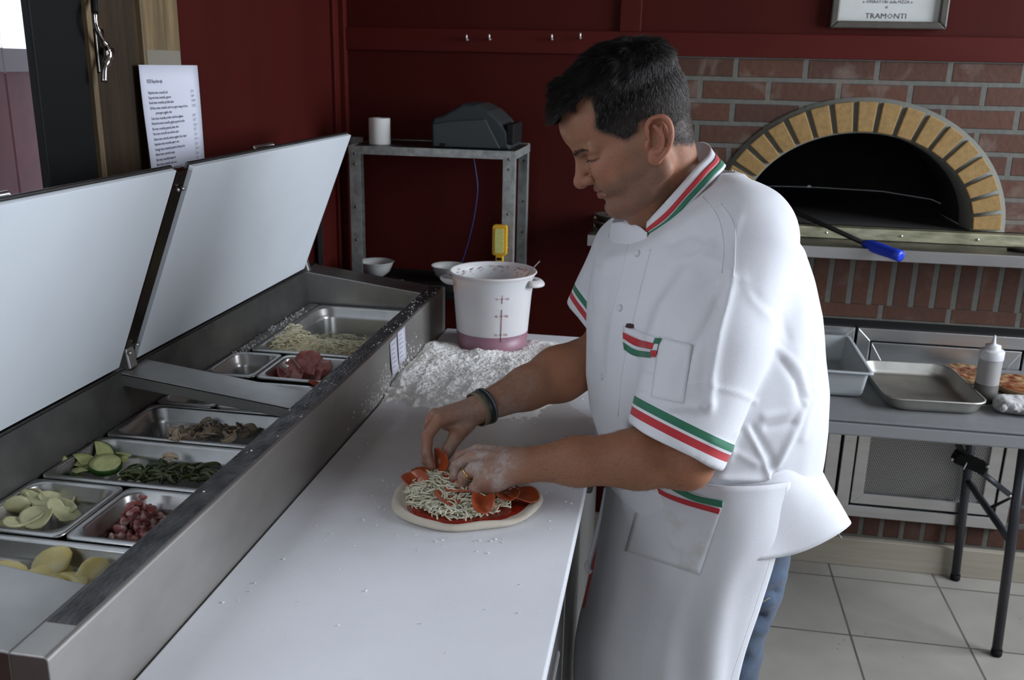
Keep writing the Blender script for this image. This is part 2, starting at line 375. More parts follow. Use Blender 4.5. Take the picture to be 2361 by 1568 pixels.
# ================================================================== the room
struct('floor', MB().box(-1.5, 3.0, -1.7, 3.2, -.05, 0), tile_mat())
CEIL = mat('ceiling_paint', (.16, .14, .12), .9)
struct('ceiling', MB().box(-1.5, 3.0, -1.7, 3.2, 2.7, 2.75), CEIL)
YB = 3.03; XL = -1.085
BX0 = -.03           # left edge of the brick front
struct('wall_back', MB().box(XL-.1, BX0, YB, YB+.1, 0, 2.7).box(BX0, 3.0, YB, YB+.1, 1.672, 2.7), RED)
struct('wall_right', MB().box(2.6, 2.7, -1.5, .85, 0, 2.7).box(2.6, 2.7, 2.92, 3.1, 0, 2.7).box(2.6, 2.7, .85, 2.92, 0, 1.05).box(2.6, 2.7, .85, 2.92, 2.6, 2.7), mat('dim_wall', (.13, .07, .06), .85))
struct('wall_front', MB().box(-1.3, -.2, -1.4, -1.3, 0, 2.7).box(1.3, 2.7, -1.4, -1.3, 0, 2.7).box(-.2, 1.3, -1.4, -1.3, 0, 1.1).box(-.2, 1.3, -1.4, -1.3, 2.4, 2.7), mat('dim_wall', (.13, .07, .06), .85))
FR = mat('window_frame_paint', (.5, .5, .48), .5)
struct('window_2', MB().box(2.62, 2.68, 1.86, 1.92, 1.05, 2.6).box(2.62, 2.68, .85, 2.92, 1.05, 1.09).box(2.62, 2.68, .85, 2.92, 2.56, 2.6), FR)
struct('fill_window_front', MB().box(-.2, 1.3, -1.38, -1.32, 1.1, 1.14).box(-.2, 1.3, -1.38, -1.32, 2.36, 2.4).box(.53, .57, -1.38, -1.32, 1.1, 2.4), FR)  # unseen window behind the camera, added for the fill lamp
# left wall: red beyond the posts, door boards, black door edge, window nearer the camera
struct('wall_left', MB().box(XL-.1, XL, 1.985, YB, 0, 2.7).box(XL-.1, XL, -1.4, 1.50, 0, 1.15).box(XL-.1, XL, -1.4, 1.50, 2.35, 2.7).box(XL-.1, XL, -1.4, -.2, 1.15, 2.35).box(XL-.1, XL, 1.50, 1.985, 0, 1.2).box(XL-.1, XL, 1.5, 1.985, 2.35, 2.7), RED)
WOODD = mat('dark_stained_wood', (.046, .026, .010), .5, var=.55, vscale=5, stretch=(9, 9, .7), bump=.3, bscale=50, detail=6)
WOODL = mat('pale_pine', (.25, .175, .085), .55, var=.6, vscale=5, stretch=(12, 12, .8), bump=.3, bscale=50, detail=6)
struct('door_1', MB().box(XL-.09, XL+.002, 1.668, 1.836, 1.2, 2.35), WOODD)
struct('trim_3', MB().box(XL-.09, XL+.012, 1.836, 1.985, 1.2, 2.35), WOODL, bevel=.002)
struct('trim_4', MB().box(XL-.09, XL+.012, 1.652, 1.668, 1.2, 2.35), WOODL, bevel=.002)
struct('trim_5', MB().box(XL-.012, XL+.004, 1.503, 1.652, 1.15, 2.35), BLACK, bevel=.003)
# the window pane and what stands outside it
struct('window_1', MB().box(XL-.06, XL-.055, -.2, 1.503, 1.15, 2.35), mat('pane_glass', (1, 1, 1), .02, trans=1, ior=1.1, spec=.2))
q = PX(30, 165, -1.75); q1 = PX(30, 112, -1.75)
struct('wall_outside', MB().box(-1.80, -1.75, -.6, 3.2, 0, q[2]), mat('maroon_paint', (.26, .075, .10), .45, var=.25, vscale=12, bump=.3, bscale=30))
struct('trim_6', MB().box(-1.84, -1.73, -.6, 3.2, q[2], q1[2]), mat('grey_cap', (.42, .42, .45), .7))
sid = MB()
for i in range(16): sid.box(-2.42, -2.38+.004*(i % 2), -1, 5, 1.0+i*.11, 1.105+i*.11, rot=Matrix.Rotation(.06, 3, 'Y'))
struct('wall_house_outside', sid, mat('white_siding', (.9, .92, .95), .6), bevel=0)
area('skylight_outside', (-1.55, 1.5, 3.6), (-2.35, 1.9, 1.4), 1.6, 3.5, 110, (.9, .95, 1))
# handle on the door board
t = thing('door_handle', 'curved polished metal door handle on the dark wooden door board', 'handle', (XL+.002, 1.70, 1.56))
pp = [PX(x, y, XL+.035) for x, y in [(219, 30), (221, 55), (229, 78), (238, 96), (247, 112), (250, 128), (246, 142), (241, 160), (240, 190)]]
MB().tube(catmull(pp, 5), [.0045]*8+[.0055]*8+[.0075]*6+[.009]*5+[.008]*5+[.006]*9, 10).build('lever', mat('polished_nickel', (.62, .60, .56), .12, 1), t)
MB().tube([PX(216, -40, XL+.02), PX(217, 0, XL+.025), PX(219, 30, XL+.035)], .006, 8).build('strap', BLACK, t)
b = PX(244, 118, XL+.02)
MB().box(XL+.002, XL+.012, b[1]-.014, b[1]+.014, b[2]-.04, b[2]+.04).tube([(XL+.01, b[1], b[2]), (XL+.035, b[1], b[2])], .007, 10).build('back_plate', mat('dark_nickel', (.08, .075, .07), .3, 1), t, bevel=.003)
# menu sheet taped to the post
PAPER = mat('paper', (.70, .71, .80), .7)
t = thing('menu_sheet', 'white printed menu sheet taped to the pale wooden post', 'paper', (XL+.014, 1.93, 1.35))
rows = []
for i in range(9):
    v = i/8; z = 1.606-.30*v
    rows.append([(XL+.0155+.010*v*v+.006*math.sin(3*v+u*2)*v, 1.805+.243*u, z) for u in np.linspace(0, 1, 9)])
MB().grid(rows).build('sheet', PAPER, t, solid=.0004)
MB().box(XL+.0125, XL+.0132, 1.845, 1.98, 1.600, 1.636).build('tape', mat('clear_tape', (.85, .85, .8), .3, trans=.9, ior=1.1), t)
rt = Matrix(((0, 0, 1), (1, 0, 0), (0, 1, 0)))
L = [('PIZZE Neapolitan style', .0105, 1.570, 1), ('Margherita tomato, mozzarella, basil', .0085, 1.548, 1), ('Pepperoni tomato, mozzarella, pepperoni', .0085, 1.538, 1),
     ('Rucola tomato, mozzarella, spicy Italian salami', .0085, 1.528, 1), ('Old House tomato, mozzarella, mushrooms, peppers, sausage, red onion,', .0085, 1.517, 1),
     ('              green peppers, eggplant, olives', .0085, 1.507, 0), ('Crudo tomato, mozzarella, prosciutto crudo from Langhirano', .0085, 1.496, 1), ('Mamma Rosa tomato, mozzarella, eggplant, pepperoni, zucchini', .0085, 1.486, 1),
     ('Blu tomato, mozzarella, gorgonzola, salame, olives', .0085, 1.475, 1), ('Mare tomato, mozzarella, tuna, anchovies, capers', .0085, 1.465, 1), ('Siciliana tomato, mozzarella, anchovies, eggplant, olives, oregano', .0085, 1.454, 1),
     ('Vegetariana tomato, mozzarella, peppers, onion', .0085, 1.444, 1), ('Formaggi tomato, mozzarella, gorgonzola, fontina, provola', .0085, 1.433, 1), ('Salsiccia tomato, mozzarella, sausage', .0085, 1.423, 1),
     ('Sole tomato, mozzarella, sausage, feta', .0085, 1.412, 1), ('Noce tomato, mozzarella, salsa, bacon', .0085, 1.402, 1), ('Orto mozzarella, fontina, ham, mushrooms, eggs', .0085, 1.391, 1)]
its = []
for s_, sz, z, pr in L:
    v = (1.606-z)/.30; its.append((s_, sz, (XL+.0165+.010*v*v+.006*math.sin(3*v+.4)*v, 1.828, z), rt, 'LEFT', .62))
    if pr and sz < .01: its.append(('$ %d' % random.choice([7, 8, 9, 10, 11, 12]), sz, (XL+.0185+.010*v*v+.006*math.sin(3*v+1.6)*v, 2.005, z), rt, 'LEFT', .9))
its += [('CALZONE', .0105, (XL+.0255, 1.828, 1.353), rt, 'LEFT', .8), ('KIDS MENU... (12 years and under) please', .0095, (XL+.027, 1.828, 1.325), rt, 'LEFT', .7)]
join_text('print', its, mat('grey_ink', (.10, .10, .14), .8), t)
# red trims of the back wall
struct('trim_1', MB().box(XL+.03, 3.0, YB-.014, YB, 1.659, 1.728), REDT, bevel=.002)
struct('trim_2', MB().box(XL, XL+.03, YB-.03, YB, 0, 2.7).box(XL, XL+.012, YB-.075, YB-.03, 0, 2.7).box(-.182, -.116, YB-.014, YB, 1.728, 2.7), REDT, bevel=.003)
for i, (px, py) in enumerate([(1079, 87), (1131, 86), (1274, 86), (1339, 83)]):
    p = PY(px, py, YB-.014); m_ = MB().tube([(p[0], YB-.014, p[2]-.006), (p[0], YB-.034, p[2]-.007), (p[0]+.001, YB-.040, p[2]-.001), (p[0]+.001, YB-.042, p[2]+.008)], .0028, 8)
    m_.build('wall_hook', mat('chrome_hook', (.85, .85, .82), .3, .6), label=['small bright peg hook farthest left on the red rail', 'small bright peg hook second from the left on the red rail', 'small bright peg hook second from the right on the red rail', 'small bright peg hook farthest right on the red rail, nearest the head'][i], cat='hook', group='peg hooks on the red rail')
# framed certificate
t = thing('framed_certificate', 'framed white certificate reading TRAMONTI on the red wall above the oven', 'picture frame', (.6, YB, 1.75))
x0, x1, z0 = .435, .758, 1.747
fm = MB()
for a in ([(x0, z0), (x1, z0), (x1-.022, z0+.02), (x0+.022, z0+.02)], [(x0, z0), (x0+.022, z0+.02), (x0+.022, 2.16), (x0, 2.18)], [(x1, z0), (x1, 2.18), (x1-.022, 2.16), (x1-.022, z0+.02)]): fm.prism(a, 1, YB-.03, YB)
fm.build('frame', mat('dark_bronze_frame', (.075, .065, .05), .45, var=.3, vscale=30), t, bevel=.004)
MB().box(x0+.018, x1-.018, YB-.014, YB-.01, z0+.018, 2.17).build('certificate_paper', mat('certificate_paper', (.52, .53, .50), .6, var=.08, vscale=30), t)
rb = Matrix(((1, 0, 0), (0, 0, -1), (0, 1, 0)))
cx = (x0+x1)/2
join_text('print', [('TRAMONTI', .021, (cx-.006, YB-.0145, z0+.028), rb, 'CENTER', 1.08), ('di', .011, (cx-.008, YB-.0145, z0+.056), rb, 'CENTER', 1), ('« OPERATORI della PIZZA »', .0115, (cx-.006, YB-.0145, z0+.070), rb, 'CENTER', 1.0), ('g', .034, (cx+.052, YB-.0145, z0+.090), rb, 'CENTER', 1.1)], mat('ink', (.05, .05, .05), .7), t)
# ================================================================== brick oven
OVEN = t = thing('brick_oven', 'red brick pizza oven front with an arch of yellow firebricks', 'oven', (.6, YB, 0))
OX, OZ = .572, 1.166; AI, HI, AO, HO = .348, .285, .430, .374
zt = 1.672; XR = 3.0
C1, C2 = (.098, .036, .018), (.064, .024, .013)
m_ = MB()
def q4(x0, x1, z0, z1, mi): m_.add([(x0, YB, z0), (x1, YB, z0), (x1, YB, z1), (x0, YB, z1)], [(0, 1, 2, 3)]); MI.append(mi)
MI = []
q4(BX0, OX-AI, OZ, zt, 0); q4(OX+AI, XR, OZ, zt, 0)
N = 40
for i in range(N):
    a, b = PI-PI*i/N, PI-PI*(i+1)/N
    xa, za, xb, zb = OX+AI*math.cos(a), OZ+HI*math.sin(a), OX+AI*math.cos(b), OZ+HI*math.sin(b)
    m_.add([(xa, YB, za), (xb, YB, zb), (xb, YB, zt), (xa, YB, zt)], [(0, 1, 2, 3)]); MI.append(0)
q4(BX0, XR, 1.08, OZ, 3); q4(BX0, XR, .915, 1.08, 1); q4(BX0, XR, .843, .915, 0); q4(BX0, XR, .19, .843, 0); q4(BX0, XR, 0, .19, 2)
o = m_.build('brick_front', brick_mat('running_bond', .205, .0665, .0085, C1, C2, off=(-.08+4, 4*.0665*10-1.664), haze=.62), t)
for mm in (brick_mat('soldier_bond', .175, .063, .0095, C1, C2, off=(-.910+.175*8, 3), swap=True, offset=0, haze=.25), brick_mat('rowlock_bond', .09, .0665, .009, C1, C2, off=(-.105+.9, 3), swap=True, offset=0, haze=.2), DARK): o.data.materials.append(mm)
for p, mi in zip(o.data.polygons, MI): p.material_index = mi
# arch bricks: a mortar ring and separate yellow bricks standing proud of it
ring = MB(); P = [[], [], [], []]
for i in range(49):
    a = PI*i/48; c, s_ = math.cos(a), math.sin(a)
    for k, (ra, rh, yy) in enumerate(((AI-.004, HI-.004, YB+.12), (AI-.004, HI-.004, YB-.006), (AO+.012, HO+.012, YB-.006), (AO+.012, HO+.012, YB+.01))): P[k].append((OX+ra*c, yy, OZ+rh*s_))
ring.grid(P); ring.build('mortar_ring', mat('grey_mortar', (.12, .12, .10), .9, bump=.5, bscale=150), t)
YBR = mat('yellow_firebrick', (.28, .17, .058), .85, var=.25, vscale=60, bump=.4, bscale=200)
NB = 19; proto = None
for i in range(NB):
    a0 = PI*(i+.11)/NB; a1 = PI*(i+.89)/NB; vs_ = []
    for yy in (YB-.016, YB+.11):
        for (ra, rh) in ((AI, HI), (AO, HO)):
            for a in (a0, a1): vs_.append((OX+ra*math.cos(a), yy, OZ+rh*math.sin(a)))
    MB().add(vs_, [(0, 1, 3, 2), (4, 6, 7, 5), (0, 4, 5, 1), (2, 3, 7, 6), (0, 2, 6, 4), (1, 5, 7, 3)]).build('arch_brick', YBR, t, bevel=.003)
P = []
for yy, k in ((YB+.1, 1), (YB+.35, 1.0), (YB+.36, 1.25), (YB+.75, 1.2), (YB+.95, .8), (YB+1.0, .02)):
    P.append([(OX+AI*k*math.cos(PI*i/32), yy, OZ+HI*k*math.sin(PI*i/32)*1.02) for i in range(33)])
MB().grid(P).box(OX-.5, OX+.5, YB-.0, YB+1.1, OZ-.05, OZ-.001).build('oven_chamber', mat('sooty_brick', (.022, .019, .017), .9, var=.5, vscale=12, bump=.6, bscale=40), t)
# hearth edge, steel ledge with turned-down front
MB().box(-.23, XR, YB-.045, YB+.02, 1.128, 1.163).build('hearth_edge', mat('aged_bright_steel', (.62, .60, .40), .4, .9, var=.5, vscale=14, stretch=(1, 1, 3), bump=.4, bscale=30), t, bevel=.002)
for i in range(8):
    x = .05+i*.22; MB().lathe([(.004, 0), (.004, .003), (.001, .005)], n=10).build('rivet', ALU, t).matrix_parent_inverse = Matrix.Translation((x-.6, -.046, 1.146)) @ Matrix.Rotation(PI/2, 4, 'X')
t = thing('steel_shelf', 'long steel shelf with a bright front lip under the oven mouth', 'shelf', (.6, 2.93, 1.116))
MB().box(-.234, XR, 2.845, YB-.047, 1.116, 1.127).build('shelf_top', mat('sooty_steel', (.20, .185, .16), .35, 1, var=.6, vscale=8, rvar=.3), t)
MB().box(-.236, XR, 2.838, 2.845, 1.093, 1.127).build('front_lip', STEELX, t, bevel=.001)
t = OVEN
# the two framed steel doors with a perforated panel each
def frame4(m_, x0, x1, z0, z1, w, wt, y0, y1):
    a = [(x0, z0), (x1, z0), (x1, z1), (x0, z1)]; b = [(x0+w, z0+w), (x1-w, z0+w), (x1-w, z1-wt), (x0+w, z1-wt)]
    for i in range(4):
        j = (i+1) % 4; e = .0004*np.array([(0, 0), (0, 0)]); m_.prism([a[i], a[j], b[j], b[i]], 1, y0, y1)
def vent(x0, x1, z0=.19, z1=.845, y=YB):
    m_ = MB(); w = .04
    frame4(m_, x0, x1, z0, z1, w, w, y-.03, y)
    m_.build('door_frame', ALU, t, bevel=.002)
    g = MB(); x0 += w+.006; x1 -= w+.006; z0 += w+.006; z1 -= w+.006; w = .038
    frame4(g, x0, x1, z0, z1, w, w*1.6, y-.026, y)
    g.build('inner_frame', ALU, t, bevel=.002)
    m = bpy.data.materials.new('perforated_steel'); m.use_nodes = True; nt = m.node_tree; bs = nt.nodes['Principled BSDF']
    tc = nn(nt, 'ShaderNodeTexCoord'); sp = nn(nt, 'ShaderNodeSeparateXYZ'); nt.links.new(tc.outputs['Object'], sp.inputs[0])
    def mth(op, a, b_=None, c=None):
        n = nn(nt, 'ShaderNodeMath', operation=op)
        for k, v in enumerate((a, b_, c)):
            if v is None: continue
            if hasattr(v, 'type'): nt.links.new(v, n.inputs[k])
            else: n.inputs[k].default_value = v
        return n.outputs[0]
    u = mth('MULTIPLY', sp.outputs[0], 1/.0075); v = mth('MULTIPLY', sp.outputs[2], 1/.0065)
    row = mth('FLOOR', v); half = mth('MULTIPLY', mth('MODULO', row, 2), .5); uu = mth('FRACT', mth('ADD', u, half)); vv = mth('FRACT', v)
    du = mth('SUBTRACT', uu, .5); dv = mth('MULTIPLY', mth('SUBTRACT', vv, .5), .87); d = mth('SQRT', mth('ADD', mth('MULTIPLY', du, du), mth('MULTIPLY', dv, dv)))
    hole = mth('LESS_THAN', d, .33); mx = nn(nt, 'ShaderNodeMix', data_type='RGBA'); mx.inputs[6].default_value = (.42, .42, .40, 1); mx.inputs[7].default_value = (.01, .01, .01, 1)
    nt.links.new(hole, mx.inputs[0]); nt.links.new(mx.outputs[2], bs.inputs['Base Color']); bs.inputs['Roughness'].default_value = .45
    mt = mth('SUBTRACT', .9, hole); nt.links.new(mt, bs.inputs['Metallic'])
    MB().box(x0+w, x1-w, y-.014, y-.01, z0+w, z1-w*1.6).build('perforated_panel', m, t)
    MB().box(x0-.008, x1+.008, y-.009, y-.004, z0-.008, z1+.008).build('dark_gap', DARK, t)
vent(.625, 1.165); vent(.06, .615)
MB().box(.05, 1.175, YB-.004, YB-.001, .18, .865).build('black_gasket', BLACK, t)
struct('baseboard_back', MB().box(BX0-.22, 3.0, YB-.024, YB, 0, .102), mat('cream_baseboard', (.36, .32, .25), .6, var=.15, vscale=4, stretch=(1, 1, 20)), bevel=.003)
struct('baseboard_left', MB().box(XL, BX0-.22, YB-.02, YB, 0, .1), mat('grey_baseboard', (.16, .15, .13), .6))
# things on the ledge
t = thing('oven_brush', 'long black tool with a blue plastic grip leaning out of the oven mouth', 'oven tool', (.55, 2.8, 1.13))
a, b, c = PY(1872, 506, 3.02), PY(2000, 564, 2.86), PY(2080, 592, 2.76)
a2 = np.array(a)+(np.array(a)-np.array(b))*.9
MB().tube([a2, a, b], .0075, 10).build('rod', mat('black_iron', (.02, .018, .016), .4, .5), t)
d = (np.array(c)-np.array(b)); 
MB().tube([np.array(b)-d*.12+d*k for k in (0, .12, .3, .55, .8, .93, 1.08, 1.10)], [.009, .014, .017, .0175, .016, .017, .017, .008], 14).build('grip', mat('blue_plastic', (.01, .035, .42), .35), t)
t2 = MB().tube(catmull([(1.0, 2.93, 1.131), (1.04, 2.90, 1.133), (1.09, 2.93, 1.135), (1.16, 2.95, 1.134), (1.25, 2.92, 1.133)], 5), .006, 8).build('poker', mat('black_iron', (.02, .018, .016), .4, .5), label='black iron tool lying at the right end of the steel ledge', cat='oven tool')
# metal bowls at the left end of the ledge
for i, (px, r, z) in enumerate(((1392, .06, 1.128), (1392, .055, 1.15))):
    p = PY(px+18, 520, 2.93); MB().lathe([(r*.5, 0), (r*.85, .012), (r, .03), (r*1.02, .032), (r*.96, .03), (r*.8, .014), (r*.1, .006)], c=(p[0], 2.93, z), n=28).build('metal_bowl', mat('dull_tin', (.30, .28, .24), .35, 1), label=['lower dull metal bowl on the left end of the oven ledge', 'upper dull metal bowl stacked on the left end of the oven ledge'][i], cat='bowl', group='metal bowls stacked on the ledge')
# ================================================================== pizza preparation table
Y0, YI0, YI1, YE = .76, .90, 2.45, 2.55
XO, XI, XH, XP = -.615, -.66, -.995, -.985      # outer rail face, inner edge, hinge line, pan opening left
ZB, ZR, ZH, ZP = .88, 1.008, 1.050, .960        # board top, rail top, hinge height, pan rims
t = thing('pizza_prep_table', 'long stainless steel pizza prep table with raised topping rail and two open lids', 'prep table', (-.6, 1.6, 0))
PT = t
MB().box(-1.06, -.17, Y0+.005, YE-.005, .10, .856).build('cabinet', STEEL, t, bevel=.004)
for i, (x, y) in enumerate(((-.98, .84), (-.25, .84), (-.98, 2.47), (-.25, 2.47))):
    MB().lathe([(.022, .0), (.022, .02), (.014, .03), (.014, .11)], c=(x, y, 0), n=16).build('foot', BLACK, t)
for i in range(2):
    y = .80+i*.87
    d = MB().box(-.17, -.15, y, y+.84, .16, .82).build('door', STEELX, t, bevel=.003)
    MB().tube([(-.15, y+.1, .78), (-.12, y+.1, .78), (-.12, y+.4, .78), (-.15, y+.4, .78)], .007).build('handle', ALU, d)
def zs(x): return ZR+(ZH-ZR)*(XI-x)/(XI-XH)
m_ = MB()
# front face + flat band along the rail
m_.prism([(XO, .857), (XO, ZR-.003), (XO-.004, ZR), (XI, ZR), (XI, ZP-.03), (XI+.004, ZP-.03), (XI+.004, .857)], 1, Y0, YE)
m_.build('rail_front', mat('rail_steel', (.50, .475, .445), .42, 1, var=.4, vscale=6, bump=.3, bscale=14, stretch=(1, .5, 1), rvar=.2), t, bevel=.0015)
MB().box(XI+.002, XO-.006, YI0-.08, YE-.01, ZR, ZR+.0006).build('wet_band', mat('wet_band', (.16, .155, .155), .32, .8, var=.6, vscale=22, bump=1.5, bscale=90, rvar=.3, stretch=(2, 1, 1)), t)
e = MB()
for a, b in ((Y0, YI0), (YI1, YE)):
    MB().prism([(XI, .857), (XI, ZR), (XH, ZH), (-1.05, ZH), (-1.05, .857)], 1, a, b).build('rail_end', STEELX, t, bevel=.002)
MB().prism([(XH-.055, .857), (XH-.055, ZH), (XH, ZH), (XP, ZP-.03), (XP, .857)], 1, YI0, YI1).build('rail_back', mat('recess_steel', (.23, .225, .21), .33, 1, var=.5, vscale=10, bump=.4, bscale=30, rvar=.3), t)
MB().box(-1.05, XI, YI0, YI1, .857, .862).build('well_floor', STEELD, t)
m_ = MB().prism([(XI+.001, ZR-.002), (XH, ZH-.002), (XH, ZH-.006), (XI+.001, ZR-.006)], 1, 1.525, 1.615)
for y in (1.525, 1.613): m_.prism([(XI+.001, ZR-.003), (XH, ZH-.003), (XH, ZH-.027), (XI+.001, ZR-.024)], 1, y, y+.002)
m_.build('divider_bridge', STEELX, t, bevel=.0008)
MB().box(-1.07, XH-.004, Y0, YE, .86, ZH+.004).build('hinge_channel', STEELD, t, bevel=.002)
# lids (white liner towards the cook, steel skin behind)
LX, LZ = -.85, 1.432; hx, hz = XH-.004, ZH+.008
dl = np.array([LX-hx, LZ-hz]); dn = np.array([dl[1], -dl[0]])/np.linalg.norm(dl)   # dn points towards +x
for i, (a, b) in enumerate(((Y0, 1.527), (1.588, YI1))):
    c0 = np.array([hx, hz]); c1 = np.array([LX, LZ])
    f = MB().prism([c0, c1, c1-dn*.010, c0-dn*.010], 1, a, b).build('lid', WHITEP, t, bevel=.001)
    s_ = .004*dl/np.linalg.norm(dl)
    MB().prism([c0-dn*.0105-s_, c1-dn*.0105+s_, c1-dn*.0165+s_, c0-dn*.0165-s_], 1, a-.003, b+.003).build('lid_shell', STEELD, f, bevel=.002)
    yc = 1.98 if i else 1.1; c2 = c1-dn*.020-dl*.06; hw = .045
    MB().tube([(c2[0], yc-hw, c2[1]), (c2[0]-.012, yc-hw, c2[1]+.022), (c2[0]-.012, yc+hw, c2[1]+.022), (c2[0], yc+hw, c2[1])], .004).build('lid_handle', ALU, f)
# dark hinge arm between the lids, with its bracket
c0 = np.array([hx, hz]); c1 = np.array([LX, LZ])
MB().prism([c0-dn*.004+dl*.08, c1-dn*.004-dl*.01, c1-dn*.016-dl*.01, c0-dn*.016+dl*.08], 1, 1.538, 1.579).build('hinge_arm', mat('bronze_dark_steel', (.12, .085, .055), .22, 1, var=.6, vscale=9, stretch=(1, 1, 1)), t, bevel=.002)
MB().prism([(hx+.012, ZH-.001), (hx+.004, ZH+.05), (hx-.012, ZH+.085), (hx-.03, ZH+.03), (hx-.03, ZH-.001)], 1, 1.545, 1.572).build('hinge_bracket', STEELX, t, bevel=.003)
MB().prism([(hx+.012, ZH-.001), (hx+.004, ZH+.03), (hx-.012, ZH+.05), (hx-.03, ZH+.03), (hx-.03, ZH-.001)], 1, 2.455, 2.475).build('hinge_bracket', STEELX, t, bevel=.003)
for p in ((.06, 1.55), (.09, 1.57), (.9, 1.55), (.9, 1.568)):
    c = c0+dl*p[0]; MB().lathe([(.004, 0), (.004, .003), (.0015, .005)], n=10).build('screw', ALU, t).matrix_parent_inverse = Matrix.Translation(Vector((c[0]+.6, p[1]-1.6, c[1]))) @ Matrix.Rotation(PI/2-.35, 4, 'Y')
# two paper labels on the rail face
for i, (a, b, zt_, dz, yaw) in enumerate(((2.00, 2.052, .998, .085, 0), (2.062, 2.125, 1.004, .083, 0))):
    la = thing('paper_label', ['left half-peeled white paper label on the steel rail above the flour', 'right white paper label on the steel rail above the flour'][i], 'label', (XO, (a+b)/2, zt_-dz), 'paper labels on the rail')
    rows = [[(XO+.0015+(.004 if i == 0 else .002)*v*v, a+(b-a)*u+.006*v, zt_-dz*v) for v in np.linspace(0, 1, 6)] for u in np.linspace(0, 1, 4)]
    MB().grid(rows).build('sheet', mat('label_paper', (.62, .62, .70), .6), la, solid=.0003)
    pr = MB()
    for k in range(6):
        z = zt_-.012-k*.011; v = (zt_-z)/dz; x = XO+.0022+(.004 if i == 0 else .002)*v*v
        pr.box(x, x+.0002, a+.012, a+.012+random.uniform(.018, .03), z, z+.002)
    pr.build('print', mat('faded_print', (.35, .3, .38), .8), la)
# cutting board
tb = MB().box(-.612, -.113, .74, 2.56, .857, ZB)
def board_mat():
    m = mat('white_cutting_board', (1, 1, 1)); nt = m.node_tree; b = nt.nodes['Principled BSDF']
    src = b.inputs['Base Color'].links[0].from_socket; tc = nn(nt, 'ShaderNodeTexCoord')
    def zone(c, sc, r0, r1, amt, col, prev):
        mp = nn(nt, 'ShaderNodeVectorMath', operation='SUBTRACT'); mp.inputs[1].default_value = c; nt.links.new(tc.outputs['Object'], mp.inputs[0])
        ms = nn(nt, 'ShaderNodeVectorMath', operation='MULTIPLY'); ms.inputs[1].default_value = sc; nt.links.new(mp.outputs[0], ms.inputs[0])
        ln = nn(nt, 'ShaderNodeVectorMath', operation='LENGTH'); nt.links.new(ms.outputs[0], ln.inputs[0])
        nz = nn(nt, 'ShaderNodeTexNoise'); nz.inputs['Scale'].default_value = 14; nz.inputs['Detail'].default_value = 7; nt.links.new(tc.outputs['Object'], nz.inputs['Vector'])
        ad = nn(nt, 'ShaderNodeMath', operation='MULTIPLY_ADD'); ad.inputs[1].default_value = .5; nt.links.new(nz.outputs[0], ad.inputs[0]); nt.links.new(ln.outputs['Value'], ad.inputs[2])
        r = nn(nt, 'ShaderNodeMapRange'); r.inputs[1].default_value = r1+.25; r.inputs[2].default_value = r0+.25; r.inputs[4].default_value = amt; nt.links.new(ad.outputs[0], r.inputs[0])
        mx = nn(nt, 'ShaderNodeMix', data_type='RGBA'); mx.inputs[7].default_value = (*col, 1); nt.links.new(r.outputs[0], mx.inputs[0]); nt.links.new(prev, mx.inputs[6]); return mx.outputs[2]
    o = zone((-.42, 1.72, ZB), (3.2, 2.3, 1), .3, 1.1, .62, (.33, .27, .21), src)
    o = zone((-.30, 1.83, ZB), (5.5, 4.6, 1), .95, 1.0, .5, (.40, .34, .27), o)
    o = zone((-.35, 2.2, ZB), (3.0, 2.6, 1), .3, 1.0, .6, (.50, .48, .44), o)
    nt.links.new(o, b.inputs['Base Color']); return m
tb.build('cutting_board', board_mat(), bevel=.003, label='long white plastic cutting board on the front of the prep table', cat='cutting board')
# ------------------------------------------------------------------ pans
def rrect(cx, cy, hx_, hy_, r, z, n=6):
    P = []
    for qx, qy, a0 in ((1, 1, 0), (-1, 1, PI/2), (-1, -1, PI), (1, -1, 3*PI/2)):
        for k in range(n+1): a = a0+PI/2*k/n; P.append((cx+qx*(hx_-r)+r*math.cos(a), cy+qy*(hy_-r)+r*math.sin(a), z))
    return P
def pan(x0, x1, y0, y1, depth, label, group, z=ZP, lip=.012, r=.028, m=None, name='steam_pan', cat='pan'):
    cx_, cy_ = (x0+x1)/2, (y0+y1)/2; hx_, hy_ = (x1-x0)/2-.001, (y1-y0)/2-.001
    L_ = []
    for ins, dz, rr_ in ((.0, -.006, .014), (.0005, -.001, .0145), (.003, 0, .0145), (lip-.002, 0, r), (lip, -.003, r), (lip+.002, -.018, r), (lip+.006, -.022, r*.9), (lip+.008, -.03, r*.9), (lip+.013, -depth+.012, r*.85), (lip+.017, -depth+.003, r*.8), (lip+.025, -depth, r*.6)):
        L_.append(rrect(cx_, cy_, hx_-ins, hy_-ins, min(rr_, hx_-ins-.001, hy_-ins-.001), z+dz))
    nv = len(L_[0]); m_ = MB(); vs_ = [p for l in L_ for p in l]; fs = []
    for k in range(len(L_)-1):
        for i in range(nv): fs.append((k*nv+i, k*nv+(i+1) % nv, (k+1)*nv+(i+1) % nv, (k+1)*nv+i))
    m_.add(vs_, fs, True); m_.f.append(tuple((len(L_)-1)*nv+i for i in range(nv))); m_.sm.append(False)
    o = m_.build(name, m or PAN, solid=.0012, label=label, cat=cat, group=group); return o
G = 'steel topping pans in the rail'
pan(XP, XI, .903, 1.070, .10, 'steel pan of pale yellow slices nearest the corner of the rail', G)
pan(XP, -.824, 1.076, 1.248, .10, 'small steel pan of artichoke pieces against the back of the rail', G)
pan(-.822, XI, 1.076, 1.248, .10, 'small steel pan of raw sausage meat beside the front of the rail', G)
pan(XP, XI, 1.253, 1.430, .10, 'steel pan holding zucchini slices and green pepper strips', G)
pan(XP, XI, 1.436, 1.604, .10, 'steel pan with a few sliced mushrooms at its front end', G)
